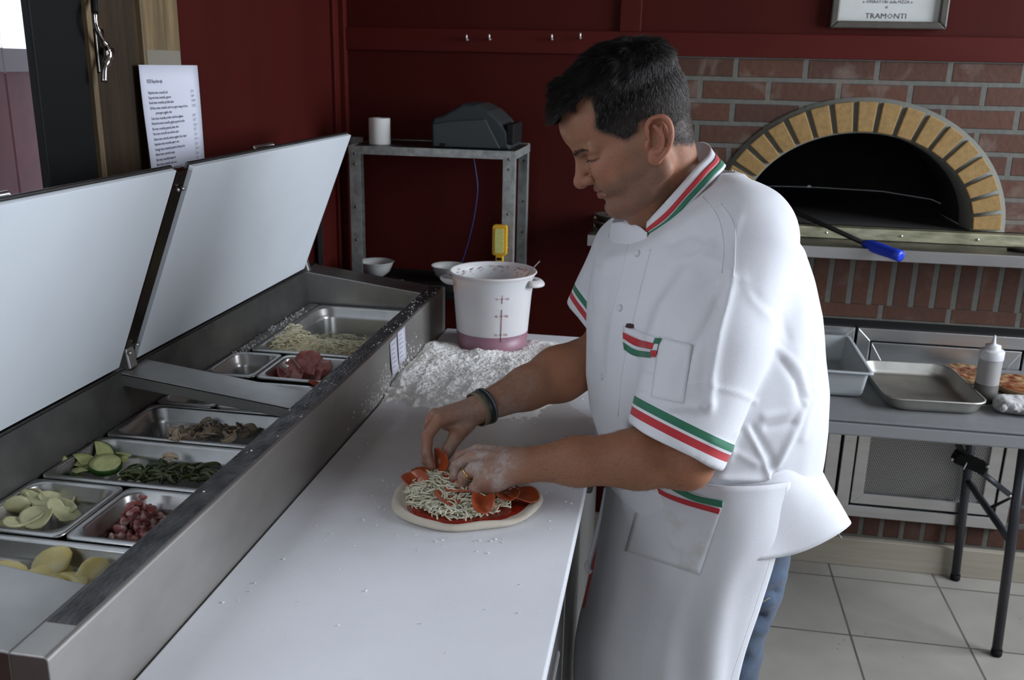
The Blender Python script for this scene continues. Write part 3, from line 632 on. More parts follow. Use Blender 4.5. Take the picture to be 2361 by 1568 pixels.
pan(XP, -.86, 1.61, 1.775, .10, 'dark small steel pan under the bridge, at the back', G)
pan(-.858, XI, 1.61, 1.775, .10, 'dark small steel pan under the bridge, at the front', G)
pan(XP, -.862, 1.800, 1.972, .10, 'small empty-looking steel pan left of the ham', G)
pan(-.860, XI, 1.800, 1.972, .10, 'small steel pan heaped with ham slices', G)
pan(-.955, XI, 1.985, 2.435, .13, 'large steel pan of shredded white cheese at the far end', G, lip=.016, r=.045)
MB().box(XP, -.956, 1.980, 2.44, ZP-.004, ZP).build('adapter_plate', STEELX, PT)
# ------------------------------------------------------------------ toppings
def blob_slice(name, rx, ry, th, m, wob=.15, n=20, curl=0., skin=None, seed=0, bend=0.):
    """one irregular slice, origin at its centre; returns object"""
    rg = np.random.default_rng(seed); ph = rg.uniform(0, 6.28, 3); am = rg.uniform(-1, 1, 3)*wob
    P = []
    prof = [(0., th/2), (.5, th/2), (.88, th/2), (1, th/4), (1, -th/4), (.88, -th/2), (.5, -th/2), (0., -th/2)]
    for i in range(n):
        a = 2*PI*i/n; k = 1+am[0]*math.sin(a+ph[0])+am[1]*math.sin(2*a+ph[1])+am[2]*.6*math.sin(3*a+ph[2])
        row = []
        for r, z in prof:
            x, y = rx*k*r*math.cos(a), ry*k*r*math.sin(a); row.append((x, y, z+curl*((x/rx)**2)*rx+bend*(y/ry)**2*ry))
        P.append(row)
    return MB().grid(P, closed_u=True)
def put(o, loc, rot): o.location = loc; o.rotation_euler = rot; return o
ZUCF = mat('zucchini_flesh', (.50, .52, .22), .45, var=.3, vscale=90, sss=.15)
ZUCS = mat('zucchini_skin', (.035, .10, .015), .35, var=.6, vscale=60)
def zucchini(i, loc, rot, r, th, label, half=False):
    o = thing('zucchini_slice', label, 'zucchini slice', (0, 0, 0), 'zucchini slices in the steel pan')
    n = 28 if not half else 15; A = 2*PI if not half else PI*.6
    rows = []
    for k in range(n+(1 if half else 0)):
        a = A*k/n; c, s_ = math.cos(a), math.sin(a); rows.append([(0, 0, th/2), (r*.55*c, r*.5*s_, th/2+.0008), (r*.95*c, r*.9*s_, th/2), (r*.95*c, r*.9*s_, -th/2), (0, 0, -th/2)])
    MB().grid(rows, closed_u=not half).build('flesh', ZUCF, o)
    rows = [[(r*q*math.cos(A*k/n), r*q*.95*math.sin(A*k/n), z) for q, z in ((.94, th/2+.0002), (1, th/2-.001), (1.01, 0), (1, -th/2+.001), (.94, -th/2-.0002))] for k in range(n+(1 if half else 0))]
    MB().grid(rows, closed_u=not half).build('skin', ZUCS, o)
    put(o, loc, rot)
zz = ZP-.020
def lp(px, py, z): p = PZ(px, py, z); return (p[0], p[1], p[2])
zucchini(0, lp(243, 1072, zz+.012), (.25, .1, .3), .027, .011, 'largest round zucchini slice lying on top of the pile')
for i, (px, py, rx_, ry_, rz, lab) in enumerate(((222, 1052, 1.0, .5, .5, 'zucchini wedge standing behind the large round slice'), (300, 1060, .6, .3, 2.2, 'zucchini wedge just right of the large round slice'), (165, 1078, .5, .4, .2, 'zucchini wedge left of the large round slice, upper one'),
      (146, 1084, .2, .5, 1.2, 'zucchini wedge farthest left but one in the pan'), (125, 1082, 1.2, .2, .1, 'zucchini piece at the far left of the pan'), (205, 1093, .3, .1, 2.6, 'zucchini wedge low in front of the large round slice'), (187, 1078, .8, .2, .9, 'zucchini wedge tucked under the left edge of the large slice'))):
    zucchini(i+1, lp(px, py, zz+.004), (rx_*.7, ry_*.6, rz), .030, .012, lab, half=True)
PEP = mat('green_pepper_strip', (.075, .10, .018), .30, var=.6, vscale=30, coat=.3)
pts_ = []
for i in range(64):
    px = random.uniform(285, 505); py = 1105-abs(random.gauss(0, 1))*15
    py = max(1062+(px-285)*.03, min(1112, py)); c = np.array(PZ(px, py, zz+random.uniform(-.016, .008))); c[0] = min(c[0], -.683); c[1] = min(max(c[1], 1.275), 1.405)
    a = random.uniform(0, PI); L_ = random.uniform(.012, .022); b_ = random.uniform(-.008, .010)
    P = catmull([(-L_*math.cos(a), -L_*math.sin(a), -.002), (-L_*.4*math.cos(a)-b_*math.sin(a), -L_*.4*math.sin(a)+b_*math.cos(a), .003), (L_*.5*math.cos(a)-b_*math.sin(a), L_*.5*math.sin(a)+b_*math.cos(a), .003), (L_*math.cos(a), L_*math.sin(a), -.003)], 3)
    o = MB().tube(P, [.002]+[.0036]*(len(P)-2)+[.002], 7, flat=.55).build('pepper_strip', PEP, label='dark green cooked pepper strip in the heap right of the zucchini slices', cat='pepper strip', group='green pepper strips in the steel pan')
    o.location = c
MUSH = mat('mushroom_flesh', (.58, .46, .32), .6, var=.55, vscale=50)
MUSD = mat('mushroom_gill', (.16, .09, .05), .7)
def mushroom(loc, rot, s_, label):
    out = [(-.5, -.1), (-.52, .12), (-.4, .36), (-.15, .5), (.15, .5), (.4, .36), (.52, .12), (.5, -.1), (.3, -.02), (.13, -.05), (.12, -.4), (.02, -.48), (-.1, -.42), (-.12, -.05), (-.3, -.02)]
    m_ = MB().prism([(x*s_, y*s_) for x, y in out], 2, -.0014, .0014); o = m_.build('mushroom_slice', MUSH, bevel=.0006, label=label, cat='mushroom slice', group='mushroom slices')
    g = MB().tube([(x*s_*.82, y*s_*.82-.001, 0) for x, y in ((-.5, .02), (-.25, .12), (0, .08), (.25, .12), (.5, .02))], .0018, 6).build('gill', MUSD, o)
    put(o, loc, rot)
for i in range(24):
    if i < 4: px, py = [(400, 1004), (428, 995), (405, 1012), (415, 1008)][i]
    else: px = 430+(i-4)*8.6+random.uniform(-6, 6); py = 1012-random.uniform(0, 34)-(px-430)*.05
    c = PZ(px, py, ZP-.018-(.012 if i % 3 else 0)); c = np.array(c); c[0] = min(c[0], -.685); c[1] = min(max(c[1], 1.462), 1.575)
    mushroom(c+np.array([0, 0, random.uniform(0, .006)]), (random.uniform(-1.2, 1.2), random.uniform(-.9, .9), random.uniform(0, 6)), random.uniform(.026, .034), 'brown sliced mushroom lying in the heap at the front end of its pan')
mushroom(lp(392, 1056, zz+.014), (.3, .2, .4), .028, 'single mushroom slice strayed onto the green peppers')
mushroom((*PZ(402, 1016, ZP+.002)[:2], ZP+.004), (.1, .3, 1.0), .02, 'small mushroom scrap lying on the pan rim')
ART = mat('artichoke_flesh', (.62, .60, .34), .42, var=.35, vscale=35, sss=.15, bump=.5, bscale=60)
for i, (px, py, rx_, ry_, r, el) in enumerate(((95, 1160, .5, .2, .036, .45), (120, 1140, .9, .3, .028, .5), (60, 1140, 1.1, .2, .022, .7), (20, 1170, .8, -.4, .026, .6), (100, 1185, .2, .3, .024, .9), (140, 1175, .4, .5, .022, .9), (55, 1200, .1, .1, .026, .7), (15, 1150, .5, .8, .020, .5), (165, 1160, .9, .9, .015, .6), (75, 1208, .1, .5, .022, .6), (25, 1205, .3, .3, .022, .7), (150, 1190, .6, .2, .018, .6))):
    c = PZ(px, py+6, ZP-.016-(.012 if i > 7 else 0)); c[0] = min(max(c[0], -.965), -.842); c[1] = min(max(c[1], 1.10), 1.226)
    o = blob_slice('artichoke_piece', r, r*el, r*.20, ART, wob=.42, seed=i, curl=.15, bend=.5).build('artichoke_piece', ART, label='pale green artichoke piece heaped in the small pan at the back of the rail', cat='artichoke', group='artichoke pieces in their pan')
    put(o, c, (rx_, ry_*1.2, i*1.3))
YEL = mat('pale_yellow_slice', (.66, .52, .14), .45, var=.25, vscale=18, sss=.2, col2=(.74, .70, .46), bump=.6, bscale=70)
for i, (px, py, a, r, el) in enumerate(((0, 1325, .35, .030, .8), (120, 1300, .55, .032, .6), (105, 1330, .2, .040, .65), (215, 1310, .7, .026, .6), (150, 1350, .1, .038, .5), (60, 1345, .3, .030, .6), (175, 1330, .3, .030, .5))):
    c = PZ(px, py, ZP-.018+.006*(i % 2)); c[0] = min(max(c[0], -.95), -.705); c[1] = min(max(c[1], .935), 1.045)
    o = blob_slice('yellow_slice', r, r*el, .007, YEL, wob=.26, seed=40+i, curl=-.12).build('yellow_slice', YEL, label='soft pale yellow slice heaped in the nearest pan of the rail', cat='food slice', group='yellow slices in the nearest pan')
    put(o, c, (a, .2*((-1)**i), .4*i))
def strands(n, fn, rad, m, name, label, cat, parent=None, L=(.012, .03), flat=.7, kind='stuff'):
    mb = MB()
    for i in range(n):
        c = np.array(fn(i)); a = random.uniform(0, 2*PI); t1 = random.uniform(-.5, .5); l = random.uniform(*L)/2; b_ = random.uniform(-.6, .6)*l
        dx, dy = math.cos(a), math.sin(a); dz = random.uniform(-.35, .35)*l
        P = [c+np.array((-l*dx, -l*dy, -dz)), c+np.array((-l*.4*dx-b_*dy, -l*.4*dy+b_*dx, .25*l)), c+np.array((l*.4*dx-b_*dy, l*.4*dy+b_*dx, .25*l)), c+np.array((l*dx+b_*dy*.4, l*dy, dz))]
        mb.tube(catmull(P, 2), rad*random.uniform(.8, 1.15), 5, flat=flat)
    return mb.build(name, m, parent, label=label, cat=cat, kind=kind)
CHE = mat('shredded_mozzarella', (.84, .76, .54), .42, sss=.25, var=.12, vscale=40)
def chz(i):
    while True:
        x = random.uniform(-.925, -.69); y = random.uniform(2.01, 2.33)
        h = .008+.052*math.exp(-((x+.90)**2/.0016+(y-2.10)**2/.006))+.022*sm(np.array(x), -.93, -.8)*math.exp(-((y-2.10)/.10)**2)
        if y > 2.27 and random.random() < .7: continue
        return (x, y, ZP-.062+.022*math.exp(-((y-2.08)/.12)**2)+h*random.uniform(.5, 1.2))
strands(1500, chz, .0014, CHE, 'shredded_cheese', 'heap of shredded white cheese in the large far pan', 'cheese', L=(.012, .035))
mb = MB().lathe([(.001, .0), (.04, -.006), (.075, -.03), (.09, -.06)], c=(-.875, 2.10, ZP-.008), n=20, sy=1.2).lathe([(.001, .0), (.08, -.008), (.13, -.03)], c=(-.80, 2.12, ZP-.036), n=20, cap=False, sx=.85)
mb.build('cheese_core', CHE, bpy.data.objects['shredded_cheese'])
HAM = mat('sliced_ham', (.42, .16, .135), .40, var=.5, vscale=26, sss=.25, col2=(.52, .24, .22))
def ham(i, c, r, rot, label):
    rg = np.random.default_rng(100+i); n = 18; P = []
    ph = rg.uniform(0, 6.28, 4)
    for a_ in range(n):
        row = []
        for k in np.linspace(0, 1, 7):
            a = 2*PI*a_/n; x = r*k*math.cos(a)*(1+.15*math.sin(3*a+ph[0])); y = r*.8*k*math.sin(a)
            row.append((x, y, .35*r*k*k*math.sin(2*a+ph[1])+.16*r*k*math.sin(5*a+ph[2])+.2*r*math.sin(6*x/r+ph[3])*k))
        P.append(row)
    o = MB().grid(P, closed_u=True).build('ham_slice', HAM, solid=.0016, label=label, cat='ham', group='ham slices in their pan'); put(o, c, rot)
for i, (px, py, z, r, rot) in enumerate(((715, 832, .01, .030, (1.1, .2, .3)), (690, 850, -.01, .034, (.5, .3, 1)), (650, 862, -.022, .034, (.3, -.2, 2)), (735, 850, 0, .030, (.6, -.4, .2)), (700, 868, -.014, .034, (.2, .2, 4)), (745, 865, -.01, .026, (.3, -.3, 5)), (672, 872, -.03, .032, (.1, .3, 3)))):
    c = PZ(px, py, ZP+z); c[0] = min(max(c[0], -.825), -.69); c[1] = min(max(c[1], 1.83), 1.945); ham(i, c, r, rot, 'folded pink ham slice in the pan beside the shredded cheese' if i else 'topmost folded ham slice standing up against the cheese')
o = blob_slice('pepperoni', .018, .016, .002, None, wob=.08, seed=3).build('tomato_slice', mat('tomato_red', (.42, .07, .02), .35), label='orange-red scrap lying on the front corner of the ham pan', cat='food scrap'); put(o, PZ(728, 884, ZP+.004), (.2, .3, 1))
# raw sausage: lumpy heap
fd = Field((-.81, 1.09, .85), (-.67, 1.24, .985), .0016)
rg = np.random.default_rng(5)
for i in range(330):
    x = rg.uniform(-.79, -.69); y = rg.uniform(1.105, 1.225); hgt = .055*math.exp(-((x+.765)**2/.0010+(y-1.185)**2/.0024))+.03*math.exp(-((x+.74)**2+(y-1.13)**2)/.0018)
    z = ZP-.068+hgt*rg.uniform(.4, 1.25)+.012; fd.ell((x, y, z), (rg.uniform(.003, .0075),)*2+(rg.uniform(.003, .007),), .0015)
P, Q = fd.mesh(1); me = np_mesh('raw_sausage', P, Q); nz_ = vnoise(P, 130); k = sm(nz_, .45, .75)[:, None]
vcol(me, 'Col', np.array([.30, .085, .075])*(1-k)+np.array([.60, .42, .37])*k)
finish(me, 'raw_sausage', mat('raw_sausage_meat', (.4, .15, .13), .35, attr='Col', sss=.2, coat=.2), label='heap of crumbled raw pink sausage meat in its small pan', cat='sausage meat', kind='stuff')
strands(60, lambda i: (random.uniform(-.965, -.93), random.uniform(.93, 1.03), ZP-.02+random.uniform(-.01, .012)), .0018, mat('feta_white', (.75, .75, .70), .6), 'white_cheese_crumbs', 'white cheese crumbs at the left end of the nearest pan', 'cheese', L=(.004, .012))
# crumbs scattered on the rail and on the board
mb = MB()
for i in range(420):
    if i < 150: x, y, z = random.uniform(-.985, -.955), random.uniform(1.95, 2.4), ZP+.0007
    elif i < 260: x, y, z = random.uniform(-.655, -.618), 1.0+1.5*random.random()**.5, ZR+.001
    else: x, y, z = -.60+.48*random.random(), 1.0+1.1*random.random()**.8, ZB+.0004
    r = random.uniform(.0004, .0016)
    mb.box(x-r, x+r, y-r*.6, y+r*.6, z, z+r, rot=Matrix.Rotation(random.uniform(0, 3), 3, 'Z'))
mb.build('flour_crumbs', mat('flour_white', (.78, .77, .74), .95), label='scattered flour and cheese crumbs on the board and steel rail', cat='crumbs', kind='stuff')
# flour heap
nx, ny = 230, 300; xs = np.linspace(-.613, -.15, nx); ys = np.linspace(1.80, 2.50, ny); X, Y = np.meshgrid(xs, ys, indexing='ij'); G3 = np.stack([X, Y, X*0], -1)
h = .5*vnoise(G3, 22)+.3*vnoise(G3, 60, 1)+.25*vnoise(G3, 150, 2)+.22*vnoise(G3, 330, 3)+.12*vnoise(G3, 600, 9)
rd = 1-np.abs(vnoise(G3*np.array([1, .55, 1]), 16, 4)-.5)*2.6
edge = sm(Y+.10*vnoise(G3, 12, 7)+.05*vnoise(G3, 90, 7), 1.94, 2.10)*(1-sm(Y+.3*np.maximum(-X-.36, 0), 2.40, 2.54))*(1-sm(X+.06*vnoise(G3, 14, 5), -.26, -.15))
Z = ZB-.004+edge*(.004+.014*h+.009*np.clip(rd, 0, 1))
Z -= .012*np.exp(-(((X+.452)**2+(Y-2.425)**2)/.0098)**4)
Z += .006*edge*np.exp(-((X+.60)/.03)**2)
m_ = MB(); m_.grid([[(X[i, j], Y[i, j], Z[i, j]) for j in range(ny)] for i in range(nx)])
m_.build('flour_heap', mat('flour', (.80, .78, .74), .95, bump=1.5, bscale=260), label='rough heap of white flour spread on the board beside the bucket', cat='flour', kind='stuff')
mb = MB()
for i in range(500):
    y = 2.02+random.gauss(0, .10); z = .884+abs(random.gauss(0, .028)); r = random.uniform(.0005, .0018)
    if z > 1.0: continue
    mb.box(XO+.0002, XO+.0007, y-r, y+r, z-r*1.5, z+r*1.5, rot=Matrix.Rotation(random.uniform(-.7, .7), 3, 'X'))
mb.build('flour_smears', mat('flour_white', (.78, .77, .74), .95), label='flour smears dusted on the steel rail face above the flour heap', cat='flour', kind='stuff')
# ================================================================== galvanised shelving in the corner
XA, XB_, YA, YC = -.945, -.445, 2.70, 2.985
t = thing('metal_shelf', 'galvanised steel angle-iron shelving unit in the red corner', 'shelf', (-.7, 2.85, 0))
for i, (x, y, sx, sy) in enumerate(((XA, YA, 1, 1), (XB_, YA, -1, 1), (XA-.085, YC, 1, -1), (XB_, YC, -1, -1))):
    p = MB().prism([(x, y), (x+.034*sx, y), (x+.034*sx, y+.002*sy), (x+.002*sx, y+.002*sy), (x+.002*sx, y+.034*sy), (x, y+.034*sy)], 2, 0, 1.383 if y < 2.8 else 1.386)
    p.build('post', GALV, t)
    for z in (1.36, 1.33, 1.2, 1.1):
        MB().lathe([(.004, 0), (.004, .002), (.002, .003)], n=8).build('bolt', STEELD, t).matrix_parent_inverse = Matrix.Translation(Vector((x+.017*sx+.7, (y-.0005)-2.85, z))) @ Matrix.Rotation(PI/2, 4, 'X')
for z, m in ((1.383, STEELD), (.955, BLACK)):
    MB().box(XA+.002, XB_-.002, YA+.002, YC-.002, z-.006, z-.002).build('shelf_board', m, t)
    a = MB().box(XA, XB_, YA-.002, YA, z-.024, z).box(XA, XB_, YC, YC+.002, z-.024, z).box(XA-.002, XA, YA, YC, z-.024, z).box(XB_, XB_+.002, YA, YC, z-.024, z)
    a.build('shelf_rim', GALV if z > 1 else BLACK, t)
p = PX(759, 620, -1.045)
MB().box(-1.075, -1.055, p[1]-.02, p[1]-.017, 0, 1.19).box(-1.075, -1.072, p[1]-.02, p[1]+.01, 0, 1.19).build('metal_upright', mat('dull_galvanised', (.2, .2, .2), .5, .8), label='thin dull metal upright standing against the red left wall behind the far lid', cat='metal post')
p = PY(876, 342, 2.80)
t = thing('paper_roll', 'white paper roll standing on the top shelf', 'paper roll', (p[0], 2.80, 1.381))
MB().lathe([(.0, 0), (.032, 0), (.0325, .002), (.0325, .076), (.031, .078), (.012, .078), (.011, .06), (0, .06)], c=(p[0], 2.80, 1.3815), n=36, cap=False).build('roll', mat('roll_paper', (.70, .69, .66), .8), t)
# dark rounded case on the top shelf
c0, c1 = PY(998, 340, 2.76), PY(1178, 345, 2.76)
out = [(c0[0], 0), (c0[0]-.002, .06), (c0[0]+.004, .088), (c0[0]+.018, .098)]
pk = [PY(x, y, 2.76) for x, y in ((1035, 245), (1068, 239), (1100, 241), (1130, 256), (1155, 280), (1172, 305), (1178, 345))]
z0 = 1.382
prof = [(c0[0], z0), (c0[0]-.002, z0+.07), (c0[0]+.005, z0+.087), (c0[0]+.03, z0+.093)]+[(q[0], q[2]) for q in pk[1:-1]]+[(pk[-1][0], z0)]
t = thing('appliance_case', 'dark grey rounded plastic appliance on the top shelf beside the paper roll', 'appliance', ((c0[0]+c1[0])/2, 2.83, z0))
MB().prism(prof, 1, 2.745, 2.955).build('housing', mat('dark_grey_plastic', (.020, .024, .024), .55), t, bevel=.008)
MB().prism([(a+.0, b) for a, b in [(c0[0]+.006, z0+.003), (c0[0]+.004, z0+.068), (c0[0]+.05, z0+.078), (pk[3][0]-.01, pk[3][2]-.022), (pk[-1][0]-.028, z0+.003)]], 1, 2.738, 2.746).build('side_panel', mat('grey_green_plastic', (.030, .037, .036), .5), t, bevel=.003)
MB().box(c1[0]-.012, c1[0]+.010, 2.745, 2.90, z0+.015, z0+.075).build('grip_strip', BLACK, t, bevel=.004)
MB().box(c0[0]+.028, c0[0]+.045, 2.735, 2.742, z0+.002, z0+.014).build('latch', BLACK, t, bevel=.002)
pp = [PY(x, y, 2.95) for x, y in ((1090, 350), (1092, 365), (1097, 395), (1101, 430), (1099, 460), (1093, 500), (1083, 545), (1070, 590), (1062, 610))]
MB().tube(catmull(pp, 4), .0022, 8).build('blue_cord', mat('blue_cord', (.018, .022, .11), .5), label='thin blue cord hanging down behind the shelf from the dark appliance', cat='cord')
CER = mat('white_ceramic', (.52, .52, .49), .25, coat=.4)
def bowl(px, py, y, r, label):
    p = PY(px, py, y); MB().lathe([(r*.45, 0), (r*.5, .002), (r*.78, .016), (r*.93, .036), (r*.99, .045), (r*1.03, .047), (r*1.0, .048), (r*.9, .035), (r*.72, .017), (r*.4, .006), (.001, .005)], c=(p[0], y, .9555), n=40).build('ceramic_bowl', CER, label=label, cat='bowl', group='small white bowls on the lower shelf')
bowl(868, 620, 2.86, .056, 'small white bowl on the lower shelf, nearer the left post')
bowl(1036, 635, 2.86, .057, 'small white bowl on the lower shelf, half behind the white bucket')
a = PZ(878, 641, .958)
t = MB().tube([(a[0], 2.80, .959), (a[0]+.05, 2.785, .960), (a[0]+.085, 2.775, .962)], [.006, .004, .0055], 8, flat=.4).build('metal_spoon', mat('grey_spoon', (.25, .25, .24), .4, .7), label='grey spoon lying in front of the left white bowl', cat='spoon')
# yellow work light
t = thing('work_light', 'yellow handheld work light standing on end behind the white bucket', 'work light', (-.47, 2.72, .957))
a, b = PY(1136, 518, 2.66), PY(1168, 590, 2.66)
YL = mat('yellow_plastic', (.62, .33, .015), .4)
w0, w1, zt_, zb_ = a[0], b[0], a[2], b[2]
def rr2(x0, x1, z0, z1, r): return [(p[0], p[1]) for p in rrect((x0+x1)/2, (z0+z1)/2, (x1-x0)/2, (z1-z0)/2, r, 0, 4)]
MB().prism(rr2(w0, w1, zb_, zt_, .008), 1, 2.655, 2.675).build('lamp_head', YL, t, bevel=.002)
MB().prism(rr2(w0+.009, w1-.009, zb_+.008, zt_-.010, .004), 1, 2.651, 2.656).build('lens', mat('pale_lens', (.60, .60, .20), .25, var=.3, vscale=300), t)
MB().prism(rr2(w0+.010, w1-.010, .957, zb_+.002, .003), 1, 2.657, 2.673).build('handle', YL, t, bevel=.002)
MB().box(w0+.014, w1-.014, 2.655, 2.658, zb_-.014, zb_-.006).build('switch', BLACK, t)
# ================================================================== bucket of sauce
BX, BY = -.452, 2.425
t = thing('sauce_bucket', 'round white translucent plastic bucket with side handles and red volume marks', 'bucket', (BX, BY, ZB))
def bz(z): return .094+.016*z/.205
bm_ = mat('translucent_white_plastic', (.62, .60, .60), .38, sss=.3, var=.06, vscale=12)
MB().lathe([(.0, .004), (.088, .0), (.093, .005), (bz(.05), .05), (bz(.15), .15), (bz(.155)+.001, .157), (bz(.19), .19), (.115, .203), (.119, .207), (.117, .210), (.112, .208), (.108, .19), (bz(.1)-.004, .1), (bz(.05)-.004, .05), (.088, .008), (0, .008)], c=(BX, BY, ZB+.001), n=64, cap=False).build('pail', bm_, t)
MB().lathe([(.0945, .004), (bz(.046)+.0006, .046), (bz(.046)-.002, .046), (.09, .004)], c=(BX, BY, ZB+.001), n=64, cap=False).build('pink_band', mat('pink_liquid_showing', (.30, .15, .19), .4, var=.2, vscale=10), t)
MB().lathe([(.0, .10), (.100, .10)], c=(BX, BY, ZB), n=40, cap=False).build('sauce', mat('tomato_sauce', (.32, .035, .015), .35, var=.4, vscale=40), t)
sp = MB()
for i in range(60):
    a = random.uniform(.2, 2.9); z = .19+random.gauss(0, .012); r = .1075; s_ = random.uniform(.0015, .0055)
    p = Vector((BX+r*math.cos(a), BY+r*math.sin(a), ZB+min(.2, z))); sp.lathe([(.0005, -.0006), (s_, 0), (.0005, .0006)], c=p, n=7)
for i in range(12):
    a = PI+random.uniform(.1, .6); p = Vector((BX+.114*math.cos(a), BY+.114*math.sin(a), ZB+.2+random.uniform(-.004, .008))); sp.lathe([(.0005, -.0006), (random.uniform(.001, .004), 0), (.0005, .0006)], c=p, n=7)
sp.build('sauce_splash', mat('tomato_sauce', (.3, .03, .01)), t)
for s_ in (-1, 1):
    a = PI+.35 if s_ < 0 else -.12
    c, s2 = math.cos(a), math.sin(a); tx, ty = -s2, c; P = []
    for k in range(9):
        th = PI*k/8; P.append((BX+c*(.110+.024*math.sin(th))+tx*.028*math.cos(th), BY+s2*(.110+.024*math.sin(th))+ty*.028*math.cos(th), ZB+.186))
    MB().tube(P, .006, 10, flat=2.0).build('handle', bm_, t)
mk = MB(); a0 = -PI/2+.42
def onb(a, z, r=.0008): q = bz(z)+r; return (BX+q*math.cos(a), BY+q*math.sin(a), ZB+.001+z)
for z0_, z1_ in ((.035, .125), (.142, .165)): mk.tube([onb(a0, z0_), onb(a0, (z0_+z1_)/2), onb(a0, z1_)], .0008, 5)
for z in (.055, .107, .155): mk.tube([onb(a0-.05, z), onb(a0+.05, z)], .0007, 5)
MR = mat('red_print', (.22, .02, .03), .6)
mk.build('volume_scale', MR, t)
its = []
for z, l, r_ in ((.055, '2L', '2Q'), (.107, '4L', '4Q'), (.155, '6L', '6Q')):
    for s_, tx_ in ((-1, l), (1, r_)):
        a = a0+s_*.13; p = onb(a, z-.003, .0012); rot = Matrix.Rotation(a+PI/2, 3, 'Z') @ Matrix.Rotation(PI/2, 3, 'X'); its.append((tx_, .009, p, rot, 'CENTER', 1))
join_text('volume_numbers', its, MR, t)
a, b = PY(1213, 637, 2.42), PY(1244, 602, 2.40); d = np.array(b)-np.array(a)
MB().tube([np.array(a)-d*1.6, a, b], .0016, 8).build('ladle_handle', STEELX, label='thin metal spoon handle sticking up out of the white bucket', cat='spoon')
# ================================================================== folding table by the oven
ZT = .74; TX0, TX1, TY0, TY1 = .17, 1.39, 2.43, 3.0
t = thing('folding_table', 'grey plastic folding table with dark tube legs in front of the oven', 'table', (.8, 2.7, 0))
PL = mat('grey_plastic', (.165, .165, .165), .42, var=.08, vscale=30, bump=.15, bscale=300)
MB().box(TX0, TX1, TY0, TY1, ZT-.008, ZT).build('tabletop', PL, t, bevel=.004)
MB().box(TX0+.003, TX1-.003, TY0+.003, TY1-.003, ZT-.048, ZT-.009).build('apron', mat('grey_plastic_edge', (.25, .25, .25), .45), t, bevel=.006)
LG = mat('dark_tube', (.045, .045, .052), .4, .3)
for x in (1.0, .24):
    for y, dy in ((2.56, 0), (2.985, 0)):
        k = .04 if x > .5 else -.03
        l = MB().tube([(x, y, ZT-.045), (x+k*.8, y, .02)], .0135, 16).build('leg', LG, t)
        MB().lathe([(.014, 0), (.0155, .004), (.015, .02)], c=(x+k*.82, y, .001), n=16).build('foot_cap', BLACK, l)
    MB().tube([(x, 2.56, ZT-.06), (x, 2.985, ZT-.06)], .012, 12).build('crossbar', LG, t)
p0, p1, p2 = PY(2130, 1018, 2.78), PY(2236, 1068, 2.78), PY(2335, 1146, 2.78)
p0[2] = ZT-.05
b1 = MB().tube([p0, p1], .011, 10, flat=.45).build('brace', LG, t); b2 = MB().tube([p1, p2, (1.02, 2.78, .36)], .011, 10, flat=.45).build('brace', LG, t)
MB().tube([(1.02, 2.56, .36), (1.02, 2.985, .36)], .011, 12).build('crossbar', LG, t)
MB().box(p1[0]-.05, p1[0]+.045, 2.755, 2.80, p1[2]-.012, p1[2]+.022, rot=Matrix.Rotation(.35, 3, 'Y')).build('lock_bracket', BLACK, b1, bevel=.004)
for q in ((2195, 1058), (2276, 1075), (2328, 1143)):
    p = PY(*q, 2.75); MB().lathe([(.005, 0), (.005, .004), (.002, .007)], n=10).build('bolt', ALU, t).matrix_parent_inverse = Matrix.Translation(Vector((p[0]-.8, p[1]-2.7, p[2]))) @ Matrix.Rotation(PI/2, 4, 'X')
MB().tube([PY(2229, 1066, 2.745), PY(2222, 1082, 2.74), PY(2219, 1080, 2.74)], .0025, 6).build('lock_ring', ALU, t)
def openbox(name, x0, x1, y0, y1, z, h, fl, m, label, cat, r=.02, lip=.008, rot=0, th=.0016, parent=None):
    cx_, cy_ = (x0+x1)/2, (y0+y1)/2; hx_, hy_ = (x1-x0)/2, (y1-y0)/2; L_ = []
    for ins, dz in ((-lip, h-.004), (-lip, h), (-.001, h), (0, h-.003), (fl-.004, .012), (fl, .003), (fl+.008, 0)): L_.append(rrect(0, 0, hx_-ins, hy_-ins, r, dz))
    nv = len(L_[0]); m_ = MB(); m_.add([p for l in L_ for p in l], [(k*nv+i, k*nv+(i+1) % nv, (k+1)*nv+(i+1) % nv, (k+1)*nv+i) for k in range(len(L_)-1) for i in range(nv)], True)
    m_.f.append(tuple((len(L_)-1)*nv+i for i in range(nv))); m_.sm.append(False)
    o = m_.build(name, m, parent, solid=th, label=label, cat=cat); o.location = (cx_, cy_, z+th); o.rotation_euler.z = rot; return o
openbox('baking_tray', .62, .875, 2.525, 2.87, ZT, .037, .010, mat('worn_aluminium', (.55, .53, .48), .34, 1, var=.35, vscale=8, rvar=.25), 'empty worn aluminium baking tray on the grey folding table', 'tray', r=.045, lip=.005, rot=.05)
tb_ = openbox('plastic_tub', .30, .585, 2.60, 2.97, ZT, .078, .012, mat('grey_tub_plastic', (.34, .36, .36), .45), 'pale grey plastic dough tub on the folding table behind the cook', 'tub', r=.012, lip=.011, th=.003)
